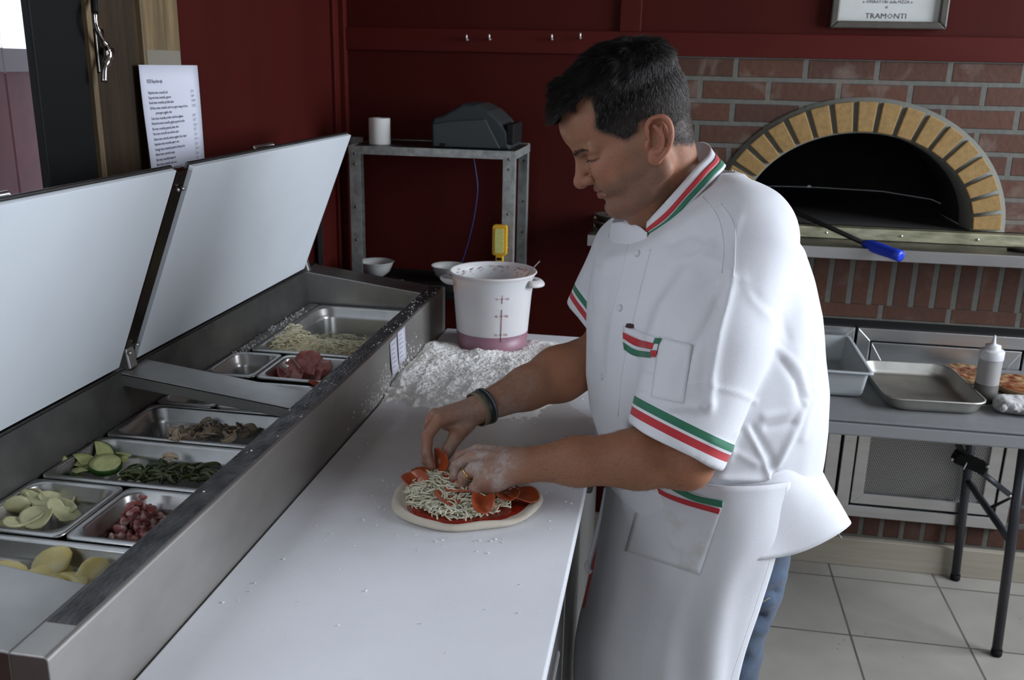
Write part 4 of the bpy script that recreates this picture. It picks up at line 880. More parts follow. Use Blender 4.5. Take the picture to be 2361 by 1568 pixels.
# squeeze bottle
p = PZ(2268, 925, ZT); bx, by = p[0], p[1]
t = thing('squeeze_bottle', 'translucent plastic squeeze bottle with a white nozzle cap on the folding table', 'bottle', (bx, by, ZT))
MB().lathe([(.0, .002), (.027, .001), (.030, .004), (.0305, .02), (.0305, .125), (.029, .132), (.026, .134), (.0, .134)], c=(bx, by, ZT), n=36, cap=False).build('bottle_body', mat('cloudy_plastic', (.34, .33, .31), .35, trans=.25, rvar=.1), t)
MB().lathe([(.0, .003), (.0312, .003), (.0312, .055), (0, .055)], c=(bx, by, ZT), n=36, cap=False).build('oil', mat('dark_oil', (.075, .07, .062), .6, spec=.2), t)
cp = MB().lathe([(.0315, .125), (.0320, .127), (.0320, .149), (.030, .152), (.022, .154), (.0205, .156), (.0205, .165), (.007, .168), (.0055, .173), (.0025, .193), (.001, .194)], c=(bx, by, ZT), n=32).build('nozzle_cap', mat('white_cap', (.50, .50, .50), .4), t)
# baked pizzas behind, and cloth
PZM = mat('baked_pizza_top', (.16, .035, .012), .45, var=.5, vscale=38, col2=(.34, .22, .09), cut=(.45, .62), bump=1.5, bscale=70)
for i, (px, py, y, rx_, ry_, lab) in enumerate(((2222, 870, 2.885, .072, .085, 'baked pizza behind the aluminium tray, left one'), (2335, 885, 2.80, .088, .095, 'baked pizza at the right edge of the table behind the bottle'))):
    p = PY(px, py, y); t = thing('baked_pizza', lab, 'pizza', (p[0]+(.03 if i else .012), y, ZT), 'baked pizzas on the folding table')
    cx_, cy_ = p[0]+(.03 if i else .012), y; n = 40
    MB().lathe([(.001, .003), (rx_*.95, .002), (rx_, .010), (rx_*.97, .020), (rx_*.9, .018)], c=(cx_, cy_, ZT), n=n, sy=ry_/rx_, cap=False).build('crust', mat('baked_crust', (.33, .21, .10), .7, var=.5, vscale=20), t)
    rows = [[(cx_+rx_*.94*k*math.cos(2*PI*a/n), cy_+ry_*.94*k*math.sin(2*PI*a/n), ZT+.020+.008*float(vnoise([k*math.cos(2*PI*a/n)*3, k*math.sin(2*PI*a/n)*3, i], 2.2))*(1 if k < .95 else 0)-.003) for k in np.linspace(.01, 1, 10)] for a in range(n)]
    MB().grid(rows, closed_u=True).build('topping', PZM, t)
# cloth
fd = Field((.87, 2.50, .738), (1.12, 2.68, .84), .0035)
c = PZ(2345, 935, ZT+.02)
rg = np.random.default_rng(11)
fd.ell((c[0]+.02, c[1]+.01, ZT+.020), (.075, .045, .024), .01); fd.ell((c[0]-.035, c[1]-.005, ZT+.024), (.028, .033, .024), .006)
for i in range(9):
    a = np.array([c[0]-.05+.02*i, c[1]-.045+.01*rg.random(), ZT+.012+.02*rg.random()]); b = a+np.array([rg.uniform(-.02, .03), .06, rg.uniform(0, .025)]); fd.cone(a, b, .011, .006, .006)
fd.cone((c[0]-.008, c[1]-.05, ZT), (c[0]-.012, c[1]+.03, ZT+.06), .003, .003, .008, mode='s')
fd.op(lambda X, Y, Z: (vnoise(np.stack([X, Y, Z], -1), 90)-.5)*.008, (.87, 2.5, .738), (1.12, 2.68, .84), .001, 'disp')
fd.op(lambda X, Y, Z: -(Z-ZT-.001), (.8, 2.4, .73), (1.2, 2.7, .85), .0005, 'i')
P, Q = fd.mesh(1); finish(np_mesh('kitchen_cloth', P, Q), 'kitchen_cloth', mat('terry_cloth', (.42, .41, .39), .95, bump=1.5, bscale=350, var=.2, vscale=40, sheen=.3), label='crumpled white terry cloth at the right edge of the folding table', cat='cloth')
MB().box(.7, .722, 2.09, 2.098, .0005, .003, rot=Matrix.Rotation(.3, 3, 'Z')).build('floor_scrap', BLACK, label='small black scrap lying on the floor tiles', cat='scrap', loc=(0, 0, 0))
# ================================================================== the cook
from mathutils.bvhtree import BVHTree
MAN = thing('person', 'man in a white chef jacket and apron leaning over a pizza at the prep table', 'person', (.06, 1.75, 0))
def vnorm(P, Q):
    n = np.cross(P[Q[:, 2]]-P[Q[:, 0]], P[Q[:, 3]]-P[Q[:, 1]]); N = np.zeros_like(P)
    for i in range(4): np.add.at(N, Q[:, i], n)
    return N/np.maximum(np.linalg.norm(N, axis=1), 1e-12)[:, None]
def segdist(U, V, poly):
    best = np.full(U.shape, 1e9)
    for (a, b) in zip(poly[:-1], poly[1:]):
        a = np.array(a, float); b = np.array(b, float); ab = b-a; t = np.clip(((U-a[0])*ab[0]+(V-a[1])*ab[1])/(ab@ab), 0, 1)
        best = np.minimum(best, np.hypot(U-a[0]-t*ab[0], V-a[1]-t*ab[1]))
    return best
def folds(P, Q, L, ymax=9):
    """cloth folds: soft ridges (+) and valleys (-) following lines over the near side of the cloth"""
    N = vnorm(P, Q); U, V = PJ(P); view = P-C_; view /= np.linalg.norm(view, axis=1)[:, None]
    f = np.clip(-(N*view).sum(1)*2.5+.2, 0, 1)*(P[:, 1] < ymax); D = np.zeros(len(P))
    for poly, w, amp in L:
        d = segdist(U, V, catmull([(*p, 0) for p in poly], 5) if 0 else poly); D += amp*np.exp(-(d/w)**2)
    return P+N*(D*f)[:, None]
# ---- head frame
TH, YW = math.radians(34), math.radians(8)
fx = np.array([-math.cos(TH)*math.cos(YW), -math.cos(TH)*math.sin(YW), -math.sin(TH)])
lf = np.array([math.sin(YW), -math.cos(YW), 0]); upv = np.cross(fx, lf)
HR = np.array([fx, lf, upv])                      # rows: local x (forward), y (left), z (up)
HO_ = PY(1515, 315, 1.605)-lf*.076
def hl(x, y, z): return HO_+x*fx+y*lf+z*upv
def tol(P): return (np.asarray(P)-HO_) @ HR.T
def hell(fd, c, r, k=.01, mode='u', rot=None):
    M = HR if rot is None else rot @ HR
    fd.ell(hl(*c), r, k, rot=M, mode=mode)
def hcone(fd, a, b, ra, rb, k=.008, mode='u', **kw): fd.cone(hl(*a), hl(*b), ra, rb, k, mode, **kw)
fd = Field(HO_-np.array([.20, .15, .21]), HO_+np.array([.17, .22, .20]), .002)
def cranium(fd, g=0.):
    hell(fd, (.020, 0, .066), (.102+g, .076+g, .088+g), .01); hell(fd, (.076, 0, .074), (.059+g, .062+g, .056+g), .02); hell(fd, (-.02, 0, .045), (.064+g, .068+g, .070+g), .02)
cranium(fd)
hell(fd, (.066, 0, .005), (.058, .060, .062), .02)
hell(fd, (.064, 0, -.044), (.062, .054, .047), .02)
hell(fd, (.1155, 0, -.072), (.022, .025, .020), .018)
hell(fd, (.100, 0, -.087), (.030, .028, .015), .018)
for s in (1, -1):
    hcone(fd, (.004, s*.060, -.008), (.018, s*.057, -.050), .016, .017, .018); hcone(fd, (.018, s*.057, -.052), (.095, s*.026, -.078), .017, .016, .018)
    hcone(fd, (.010, s*.066, .004), (.085, s*.052, .004), .009, .012, .02)
    hell(fd, (.098, s*.038, -.006), (.027, .024, .026), .012)
    hell(fd, (.100, s*.036, -.028), (.024, .022, .022), .012)
    hcone(fd, (.119, s*.012, .042), (.100, s*.050, .038), .013, .010, .012)
    hell(fd, (.116, s*.014, .012), (.013, .011, .022), .008)
    hell(fd, (.128, s*.035, .023), (.016, .021, .0115), .008, 's')
    hell(fd, (.1005, s*.034, .0225), (.0165, .0190, .0135), .004)
    ey = [(.1185, .0195, .0205), (.1185, .026, .0225), (.1165, .034, .0230), (.1115, .0425, .0225), (.1035, .0500, .0205), (.0960, .0550, .0185)]
    fd.chain([hl(a_, s*b_, c_) for a_, b_, c_ in catmull(ey, 3)], list(np.linspace(.0018, .0006, 16)), .0014, mode='s')
    fd.chain([hl(a_-.0005, s*b_, c_+.0105) for a_, b_, c_ in ey[:5]], [.0012]*5, .004, mode='s')
    fd.chain([hl(a_+.0005, s*b_, c_-.0100) for a_, b_, c_ in ey], [.0030]*6, .005)
    hell(fd, (.045, s*.058, -.014), (.034, .0125, .030), .012)
hcone(fd, (.124, 0, .034), (.145, 0, -.002), .0095, .0115, .010)
hell(fd, (.1470, 0, -.005), (.0140, .0135, .0125), .008)
for s in (1, -1):
    hell(fd, (.1335, s*.0160, -.008), (.0135, .0080, .0090), .003)
    fd.chain([hl(*p) for p in ((.133, s*.0215, .002), (.1255, s*.0225, -.002), (.1215, s*.0225, -.009), (.125, s*.020, -.0175))], [.0020, .0026, .0028, .0022], .0022, mode='s')
    hell(fd, (.1395, s*.0075, -.0165), (.006, .0036, .004), .002, 's')
    fd.chain([hl(*p) for p in ((.1225, s*.0245, -.002), (.117, s*.033, -.017), (.110, s*.0405, -.033), (.103, s*.0435, -.046))], [.0020, .0030, .0030, .0008], .006, mode='s')
hell(fd, (.108, 0, -.032), (.026, .029, .021), .012)
P0 = [(.1285, .0), (.1275, .010), (.121, .020), (.111, .0285), (.1035, .0335)]
for s in (1, -1):
    for (a, b) in zip(P0[:-1], P0[1:]):
        hcone(fd, (a[0]+.0010, s*a[1], -.030), (b[0], s*b[1], -.029), .0052, .0030, .004)
        hcone(fd, (a[0]+.0012, s*a[1], -.0435), (b[0]-.001, s*b[1], -.038), .0066, .0032, .004)
    for (a, b) in zip(P0[:-1], P0[1:]): hcone(fd, (a[0]+.006, s*a[1], -.0368), (b[0]+.004, s*b[1], -.0335), .0016, .0014, .002, 's')
hell(fd, (.135, 0, -.057), (.008, .016, .004), .006, 's')
# ears: modelled finely on their own, rooted in the head
ca, sa = math.cos(.60), math.sin(.60); EARS = []
for s in (1, -1):
    def er(x, z, y=0): return (.009+x*ca-z*sa, s*(.0735+y), z*ca+x*sa-.004)
    hell(fd, er(-.002, .004, -.002), (.010, .008, .024), .006)
    oc = hl(*er(-.004, .004, .006)); fe = Field(oc-.052, oc+.052, .00105 if s > 0 else .0016); ER = np.array([[ca, 0, sa], [0, 1, 0], [-sa, 0, ca]])
    def W(*p): return hl(*er(*p))
    hell(fe, er(-.005, .006, .003), (.020, .0050, .031), .004, rot=ER)
    hell(fe, er(-.004, -.028, .005), (.0115, .0050, .0115), .010, rot=ER)
    hell(fe, er(-.004, .004, -.004), (.012, .009, .026), .006, rot=ER)
    hx_ = [(.003, .002, .009), (.010, .010, .008), (.0135, .022, .009), (.0095, .033, .0105), (.000, .0395, .0125), (-.011, .040, .0145), (-.0205, .033, .016), (-.0255, .020, .0165), (-.0262, .006, .016), (-.0235, -.007, .014), (-.0185, -.018, .011), (-.0125, -.026, .008)]
    hp = [np.array(W(*p)) for p in catmull(hx_, 4)]; fe.chain(hp, list(np.interp(np.linspace(0, 1, len(hp)), [0, .1, .5, .8, 1], [.0022, .0034, .0042, .0036, .0030])), .0040)
    gv = [(.0085, .024, .0115), (.004, .0325, .014), (-.006, .0345, .0165), (-.0150, .0285, .0185), (-.0200, .018, .0190), (-.0208, .006, .0185), (-.0185, -.005, .0165)]
    fe.chain([np.array(W(*p)) for p in catmull(gv, 3)], [.0030]*19, .0022, mode='s')
    ah = [(.001, .026, .010), (-.005, .020, .0125), (-.0115, .010, .0145), (-.0135, .000, .0140), (-.0115, -.010, .0120), (-.0060, -.0165, .0105)]
    fe.chain([np.array(W(*p)) for p in catmull(ah, 3)], [.0030]*16, .0045)
    fe.chain([np.array(W(*p)) for p in catmull([(-.012, .027, .0125), (-.0105, .018, .0135), (-.011, .010, .0142)], 3)], [.0022]*7, .0045)
    hell(fe, er(-.0015, -.001, .0125), (.0085, .0075, .0105), .003, 's', rot=ER); hell(fe, er(.001, .010, .012), (.0070, .0050, .0060), .003, 's', rot=ER)
    hell(fe, er(.002, -.005, .008), (.0040, .0065, .0048), .002, 's', rot=ER)
    hell(fe, er(.0100, -.005, .004), (.0045, .0050, .0085), .006, rot=ER); hell(fe, er(-.003, -.0175, .009), (.0050, .0035, .0038), .003, rot=ER)
    ep, eq = fe.mesh(2); EARS.append((ep, eq))
# neck
nk = PY(1550, 480, 1.75)
fd.cone(hl(-.008, 0, -.010), nk, .058, .064, .02); fd.cone(hl(.058, 0, -.070), PY(1520, 545, 1.72), .034, .052, .03)
HP_ = [(-.2, -.055), (-.045, -.050), (-.026, -.034), (-.016, -.028), (-.012, .030), (.014, .036), (.022, .024), (.047, .020), (.062, .042), (.0745, .0546), (.080, .068), (.068, .088), (.0525, .112), (.0586, .125), (.083, .1225), (.12, .117), (.2, .112), (.2, .4), (-.2, .4)]
def polysd(x, z, poly=HP_):
    n = len(poly); best = np.full(np.shape(x), 1e9, np.float32); ins = np.zeros(np.shape(x), bool)
    for i in range(n):
        (ax, az), (bx, bz_) = poly[i], poly[(i+1) % n]; ex, ez = bx-ax, bz_-az; t = np.clip(((x-ax)*ex+(z-az)*ez)/(ex*ex+ez*ez), 0, 1)
        best = np.minimum(best, np.hypot(x-ax-t*ex, z-az-t*ez)); c = ((az > z) != (bz_ > z)) & (x < (bx-ax)*(z-az)/((bz_-az) or 1e-9)+ax); ins ^= c
    return np.where(ins, best, -best)      # positive inside the hair
Hp, Hq = fd.mesh(2)
headP, headQ = Hp, Hq
# skin colours, with shade painted into the mouth gap and eye slits
L = tol(Hp); x, y, z = L.T
base = np.array([.30, .145, .085]); C = np.tile(base, (len(Hp), 1))
def mixc(C, m, c): return C*(1-m[:, None])+np.array(c)*m[:, None]
nz1 = vnoise(L, 60); nz2 = vnoise(L, 160, 3)
C = mixc(C, sm(nz1, .4, .8)*.35, (.40, .16, .10))
cheek = np.exp(-(((x-.10)/.03)**2+((z+.002)/.022)**2)); C = mixc(C, cheek*.35, (.42, .15, .10))
C = mixc(C, np.exp(-(((x-.15)/.016)**2+(y/.016)**2+(z/.016)**2))*.5, (.44, .16, .11))
stub = sm(-z, .014, .034)*sm(x, .0, .03)*(z > -.10); stub = np.maximum(stub, .6*sm(x, .022, .04)*sm(-x, -.065, -.045)*sm(-z, -.025, .01))
stub *= (.65+.5*nz2); C = mixc(C, np.clip(stub, 0, 1)*.40, (.13, .10, .085))
C = mixc(C, np.exp(-(((z+.0362-.10*np.clip(np.abs(y)-.012, 0, 1))/.0016)**2))*(x > .10)*(np.abs(y) < .030)*.6, (.05, .02, .018))  # dark gap between the lips, shade put into the colour
lip = np.exp(-(((z+.031)/.0040)**2))*sm(x, .112, .124)*(np.abs(y) < .027)+np.exp(-(((z+.0435)/.0055)**2))*sm(x, .112, .124)*(np.abs(y) < .025)
C = mixc(C, np.clip(lip, 0, 1)*.75, (.33, .105, .085))
hm = sm(polysd(x, z), -.007, .008)*(x < .14); C = mixc(C, hm*.85*(np.abs(y) < .0785), (.045, .036, .031))
eb = np.exp(-(((z-.041+.25*np.clip(np.abs(y)-.03, 0, 1))/.0045)**2))*sm(np.abs(y), .010, .016)*sm(-np.abs(y), -.056, -.048)*(x > .095); C = mixc(C, np.clip(eb, 0, 1)*.5, (.04, .03, .025))
C = mixc(C, np.exp(-(((z-np.interp(np.abs(y), [.0195, .026, .034, .0425, .050, .055], [.0205, .0225, .0230, .0225, .0205, .0185]))/.0019)**2))*sm(np.abs(y), .018, .021)*sm(-np.abs(y), -.056, -.052)*(x > .085)*.92, (.03, .02, .018))  # dark slit between the eyelids, shade put into the colour
headC = C
# ---- arms and hands (fine field each)
def J(px, py, y): return PY(px, py, y)
PXS = .00066
def hand(fd, wrist, kn, fingers, thumb, rk=.0125, rw=.021, palm=None):
    for i, k in enumerate(kn):
        fd.cone(wrist+(k-np.mean(kn, axis=0))*.45, k, rw*.85, rk, .010)
    for f, r in fingers: fd.chain(f, r, .0022, kk=.005)
    for f, r in fingers:
        for q, rr_ in zip(f[1:-1], r[1:-1]): fd.ell(q, (rr_*1.08,)*3, .002)
    fd.chain(thumb[0], thumb[1], .004, kk=.012)
lw, le = J(1218, 1070, 1.47), J(1580, 1062, 1.50)
ls = J(1715, 610, 1.60)
f1 = Field(np.array([-.385, 1.375, .86]), np.array([.20, 1.66, 1.12]), .002)
lk = [J(1104, 1040, 1.520), J(1092, 1054, 1.495), J(1094, 1080, 1.470), J(1112, 1106, 1.452)]
f1.cone(le, J(1470, 1058, 1.487), .046, .050, .02); f1.cone(J(1470, 1058, 1.487), J(1330, 1064, 1.475), .049, .040, .02); f1.cone(J(1330, 1064, 1.475), lw, .040, .0285, .02); f1.ell(J(1136, 1100, 1.462), (.030, .024, .022), .012)
f1.cone(ls, le, .055, .046, .02); f1.ell(J(1590, 1082, 1.50), (.028, .028, .026), .02)
LF = [([lk[0], J(1062, 1052, 1.520), J(1049, 1082, 1.512), J(1056, 1102, 1.508)], [.0118, .0102, .0094, .0082]),
      ([lk[1], J(1054, 1072, 1.495), J(1048, 1098, 1.490), J(1060, 1118, 1.490)], [.0122, .0106, .0096, .0084]),
      ([lk[2], J(1070, 1098, 1.466), J(1064, 1122, 1.466), J(1080, 1134, 1.474)], [.0122, .0105, .0094, .0082]),
      ([lk[3], J(1094, 1126, 1.448), J(1094, 1139, 1.455), J(1108, 1140, 1.468)], [.0125, .0100, .0088, .0076])]
hand(f1, lw, lk, LF, ([J(1180, 1082, 1.500), J(1140, 1096, 1.520), J(1100, 1108, 1.522), J(1078, 1112, 1.515)], [.018, .0145, .0115, .0095]))
f1.cone(lw, J(1140, 1092, 1.475), .024, .024, .012); f1.cone(J(1190, 1085, 1.47), J(1128, 1115, 1.460), .018, .017, .014)
for k in lk: f1.ell(k+np.array([0, 0, .004]), (.0095, .0095, .0085), .006)
A1p, A1q = f1.mesh(1)
rw_, re_ = J(1106, 942, 1.635), J(1400, 815, 1.87); rs_ = J(1455, 610, 1.90)
f2 = Field(np.array([-.42, 1.47, .86]), np.array([.04, 2.00, 1.28]), .0022)
rk_ = [J(1014, 966, 1.570), J(1002, 958, 1.590), J(998, 962, 1.612), J(1004, 974, 1.630)]
md = (rw_+(re_-rw_)*.6)
f2.cone(rw_, rw_+(re_-rw_)*.35, .0275, .041, .02); f2.cone(rw_+(re_-rw_)*.35, md, .041, .054, .02); f2.cone(md, re_, .054, .052, .02); f2.cone(re_, rs_, .052, .054, .02)
RF = [([rk_[0], J(986, 1004, 1.552), J(984, 1044, 1.540), J(995, 1074, 1.536)], [.0122, .0108, .0096, .0084]),
      ([rk_[1], J(972, 994, 1.578), J(968, 1034, 1.565), J(982, 1064, 1.558)], [.0122, .0108, .0096, .0084]),
      ([rk_[2], J(967, 996, 1.605), J(962, 1030, 1.595), J(976, 1056, 1.588)], [.0118, .0102, .0092, .0080]),
      ([rk_[3], J(978, 1002, 1.628), J(974, 1028, 1.618), J(986, 1048, 1.610)], [.0112, .0092, .0084, .0074])]
hand(f2, rw_, rk_, RF, ([J(1078, 975, 1.605), J(1052, 1006, 1.580), J(1034, 1036, 1.562), J(1021, 1064, 1.550)], [.0175, .0140, .0118, .0098]))
f2.cone(rw_, J(1035, 968, 1.602), .024, .021, .012)
A2p, A2q = f2.mesh(1)
def armcol(P, tips, dust, seed):
    n1 = vnoise(P, 45, seed); n2 = vnoise(P, 14, seed+1); n3 = vnoise(P, 220, seed+2)
    C = np.tile(np.array([.31, .145, .082]), (len(P), 1)); C = mixc(C, sm(n2, .35, .8)*.45, (.42, .17, .09)); C = mixc(C, sm(n1, .5, .9)*.3, (.22, .10, .06))
    kn = np.zeros(len(P))
    for t_ in tips: kn = np.maximum(kn, np.exp(-(np.linalg.norm(P-t_, axis=1)/.010)**2))
    C = mixc(C, kn*.4, (.45, .20, .15))
    d = np.clip(sm(-P[:, 0], .20, .26)*dust*(.35+.9*sm(n1*.6+n3*.4, .35, .75)), 0, .8); return mixc(C, d, (.52, .47, .44))
A1c = armcol(A1p, [k for k in lk]+[f[0][1] for f in LF], .55, 1); A2c = armcol(A2p, [k for k in rk_]+[f[0][1] for f in RF], .22, 5)
# ---- hidden trunk and legs under the clothes, feet in shoes
f3 = Field(np.array([-.16, 1.45, .02]), np.array([.34, 2.1, 1.50]), .008)
f3.cone(J(1600, 560, 1.77), (.10, 1.78, .95), .12, .14, .05); f3.cone(ls, rs_, .06, .06, .05)
f3.cone((.10, 1.78, .92), (.12, 1.79, .84), .12, .11, .05)
for y_ in (1.68, 1.88):
    f3.cone((.15, y_+.015, .82), (.145, y_+.01, .48), .07, .05, .03); f3.cone((.145, y_+.01, .48), (.125, y_+.005, .12), .048, .034, .02)
Tp, Tq = f3.mesh(1); Tc = np.tile(base, (len(Tp), 1))
PP, QQ, CC, off = [], [], [], 0
EC = []
for ep, eq in EARS:
    le_ = tol(ep); c_ = np.tile(np.array([.38, .155, .095]), (len(ep), 1)); EC.append(mixc(c_, sm(vnoise(ep, 90), .3, .8)*.4, (.36, .15, .09)))
for p_, q_, c_ in ((headP, headQ, headC), (*EARS[0], EC[0]), (*EARS[1], EC[1]), (A1p, A1q, A1c), (A2p, A2q, A2c), (Tp, Tq, Tc)): PP.append(p_); QQ.append(q_+off); CC.append(c_); off += len(p_)
me = np_mesh('body', np.concatenate(PP), np.concatenate(QQ)); vcol(me, 'Col', np.concatenate(CC))
SKIN = mat('skin', (.36, .19, .12), .52, attr='Col', sss=.12, sssr=(.9, .35, .2), var=.14, vscale=260, bump=.22, bscale=500, spec=.32)
SKIN.node_tree.nodes['Principled BSDF'].inputs['Subsurface Scale'].default_value = .006
finish(me, 'body', SKIN, MAN)
bv_head = BVHTree.FromPolygons([tuple(p) for p in headP], [tuple(map(int, q)) for q in headQ])
bv_arms = BVHTree.FromPolygons([tuple(p) for p in np.concatenate([A1p, A2p])], [tuple(map(int, q)) for q in np.concatenate([A1q, A2q+len(A1p)])])
# ---- hair: a soft cap of volume and many short strands on it
fh = Field(HO_-np.array([.17, .12, .14]), HO_+np.array([.14, .12, .20]), .0025)
cranium(fh, .003)
sl = fh.sl(fh.lo, fh.lo+fh.n*fh.h); X, Y, Z = fh.xyz(sl); Lc = ((np.stack([X, Y, Z], -1)-HO_) @ HR.T).astype(np.float32)
lx, ly, lz = Lc[..., 0], Lc[..., 1], Lc[..., 2]
topw = sm(lz-.25*np.abs(ly), .055, .115); thick = .0008+.0142*topw+.004*sm(-lx, .03, .08)*sm(lz, .02, .06)+.010*topw*sm(lx, .06, .11)*(np.abs(ly) < .055)
nzv = vnoise(Lc, 70)-.5; V = fh.V-thick-nzv*.006*topw
msk = -(polysd(lx, lz)-.004*(1-topw)+.004*nzv)*.8-.004*topw*(lx > .09); msk = np.maximum(msk, (np.abs(ly)-.082)); fk = .012
fh.V = (np.maximum(V, msk)+0*fk).astype(np.float32)
hell(fh, (.124, -.004, .126), (.018, .040, .016), .014); hell(fh, (.128, .012, .118), (.012, .026, .013), .010)
Cp, Cq = fh.mesh(3)
HAIRM = mat('hair_strands', (.03, .025, .022), .42, attr='HairCol', spec=.35)
me = np_mesh('hair', Cp, Cq); lc = tol(Cp); g = sm(-lc[:, 2], -.085, -.02)
vcol(me, 'HairCol', np.array([.008, .007, .0065])*(1-g[:, None])+np.array([.050, .042, .037])*g[:, None])
hair = finish(me, 'hair', mat('hair_base', (.03, .025, .022), .95, attr='HairCol', spec=.03), MAN)
bvc = BVHTree.FromPolygons([tuple(p) for p in Cp], [tuple(map(int, q)) for q in Cq])
def strand_mesh(R, D, N, Ln, rad, col, bendN=-.5, jit=None):
    """R roots, D directions, N normals, Ln lengths: three-sided tapering strands"""
    n = len(R); T = D/np.linalg.norm(D, axis=1)[:, None]; S = np.cross(T, N); S /= np.maximum(np.linalg.norm(S, axis=1), 1e-9)[:, None]; B = np.cross(S, T)
    ks = np.array([0, .35, .7, 1.]); rr_ = np.array([1, .9, .6, .12]); V = np.zeros((n, 4, 3, 3))
    for a, (k, r) in enumerate(zip(ks, rr_)):
        c = R+T*(Ln*k)[:, None]+N*(Ln*bendN*k*k)[:, None]
        if jit is not None: c = c+jit*(k*k*Ln)[:, None]
        for j in range(3): an = 2*PI*j/3; V[:, a, j] = c+(S*math.cos(an)+B*math.sin(an))*(rad*r)[:, None]
    base_ = (np.arange(n)*12)[:, None, None, None]; Q = []
    for a in range(3):
        for j in range(3): k = (j+1) % 3; Q.append(np.stack([np.arange(n)*12+a*3+j, np.arange(n)*12+a*3+k, np.arange(n)*12+(a+1)*3+k, np.arange(n)*12+(a+1)*3+j], 1))
    return V.reshape(-1, 3), np.concatenate(Q), np.repeat(col, 12, axis=0)
Nh = vnorm(Cp, Cq); rg = np.random.default_rng(3)
cand = np.where(polysd(lc[:, 0], lc[:, 2]) > -.003)[0]; NS = 80000
idx = rg.choice(cand, NS); R = Cp[idx]+rg.normal(0, .0012, (NS, 3)); N = Nh[idx]; l = lc[idx]
tp = sm(l[:, 2], .075, .125); 
crown = np.array([-.045, .020, .135]); rad_ = l-crown; rad_[:, 2] *= .3; rad_ /= np.linalg.norm(rad_, axis=1)[:, None]
flow = rad_*np.array([1.0, .55, .4])+np.array([.35, 0, -.15])*tp[:, None]+np.array([.10, 0, -1.0])*(1-tp)[:, None]
flow = flow @ HR+rg.normal(0, .22, (NS, 3)); flow -= N*(flow*N).sum(1)[:, None]; flow /= np.linalg.norm(flow, axis=1)[:, None]
lift = .30+.35*tp+.25*rg.random(NS)*tp; D = flow+N*lift[:, None]
Ln = (.0060+.017*tp*rg.uniform(.5, 1.15, NS)+.003*rg.random(NS))
gp = np.clip(.34*(1-tp)+.035+.25*sm(-l[:, 0], -.01, .06)*(1-tp), 0, .6); gr = rg.random(NS) < gp
shade = rg.uniform(.5, 1.5, NS)[:, None]; col = np.where(gr[:, None], np.array([.13, .12, .11])*shade, np.where((tp < .5)[:, None], np.array([.024, .020, .018]), np.array([.014, .012, .010]))*shade)
V_, Q_, K_ = strand_mesh(R-N*.0012, D, N, Ln, np.full(NS, .00020)+.00006*tp, col, -.35)
me = np_mesh('hair_strands', V_, Q_); vcol(me, 'HairCol', K_); finish(me, 'hair_strands', HAIRM, hair)
# eyebrows and lashes
R, D, N, Ln, K_ = [], [], [], [], []
for s in (1, -1):
    for i in range(300):
        u = rg.random(); yy = s*(.012+.047*u); zz_ = .042+.004*math.sin(u*2.6)-.006*max(0, u-.6)+rg.normal(0, .0022)*(1-.5*u)
        o_ = Vector(hl(.18, yy+s*.012*u, zz_)); h_ = bv_head.ray_cast(o_, Vector(-fx-lf*s*.25*u))
        if h_[0] is None: continue
        R.append(np.array(h_[0])); n_ = np.array(h_[1]); N.append(n_); d = lf*s*1.0+upv*(.45-.9*u)+n_*.35+rg.normal(0, .15, 3); D.append(d); Ln.append(rg.uniform(.004, .007)); K_.append(np.array([.02, .016, .013])*rg.uniform(.6, 1.6))
V_, Q_, K2 = strand_mesh(np.array(R), np.array(D), np.array(N), np.array(Ln), np.full(len(R), .00018), np.array(K_), -.3)
me = np_mesh('eyebrows', V_, Q_); vcol(me, 'HairCol', K2); finish(me, 'eyebrows', HAIRM, MAN)
R, D, N, Ln, K_ = [], [], [], [], []
for s in (1, -1):
    for i in range(44):
        u = .15+.85*i/43; yy_ = .021+.032*u; p = hl(np.interp(yy_, [.0195, .026, .034, .0425, .050, .055], [.1185, .1185, .1165, .1115, .1035, .096])+.0003, s*yy_, np.interp(yy_, [.0195, .026, .034, .0425, .050, .055], [.0205, .0225, .0230, .0225, .0205, .0185])+.001); R.append(p); n_ = fx*.9+lf*s*.3; N.append(n_/np.linalg.norm(n_)); D.append(fx*.7-upv*.75+lf*s*(.1+.4*u)); Ln.append(.0034); K_.append(np.array([.01, .008, .007]))
V_, Q_, K2 = strand_mesh(np.array(R), np.array(D), np.array(N), np.array(Ln), np.full(len(R), .00018), np.array(K_), .25)
me = np_mesh('eyelashes', V_, Q_); vcol(me, 'HairCol', K2); finish(me, 'eyelashes', HAIRM, MAN)
# stubble on jaw and forearm hair
ft = lambda P_, Q_2, ok, n, ln, r, dr, colf, nm: None
def fuzz(P_, Q_2, mask, n, ln, r, dirv, colr, nm, bend=-.4):
    N_ = vnorm(P_, Q_2); c_ = np.where(mask)[0]; i_ = rg.choice(c_, n); Nn = N_[i_]; d = np.asarray(dirv)[None]+rg.normal(0, .3, (n, 3)); d -= Nn*(d*Nn).sum(1)[:, None]; d /= np.linalg.norm(d, axis=1)[:, None]
    col = np.array(colr[0])+(np.array(colr[1])-np.array(colr[0]))*(rg.random((n, 1)) < .3)
    V1, Q1, K1 = strand_mesh(P_[i_]+rg.normal(0, .0008, (n, 3))*(1-0), d+Nn*.5, Nn, rg.uniform(.6, 1.2, n)*ln, np.full(n, r), col, bend); m_ = np_mesh(nm, V1, Q1); vcol(m_, 'HairCol', K1); return finish(m_, nm, HAIRM, MAN)
fuzz(headP, headQ, (stub > .45), 4200, .0016, .00012, -upv+fx*.2, ((.05, .04, .035), (.3, .28, .26)), 'stubble')
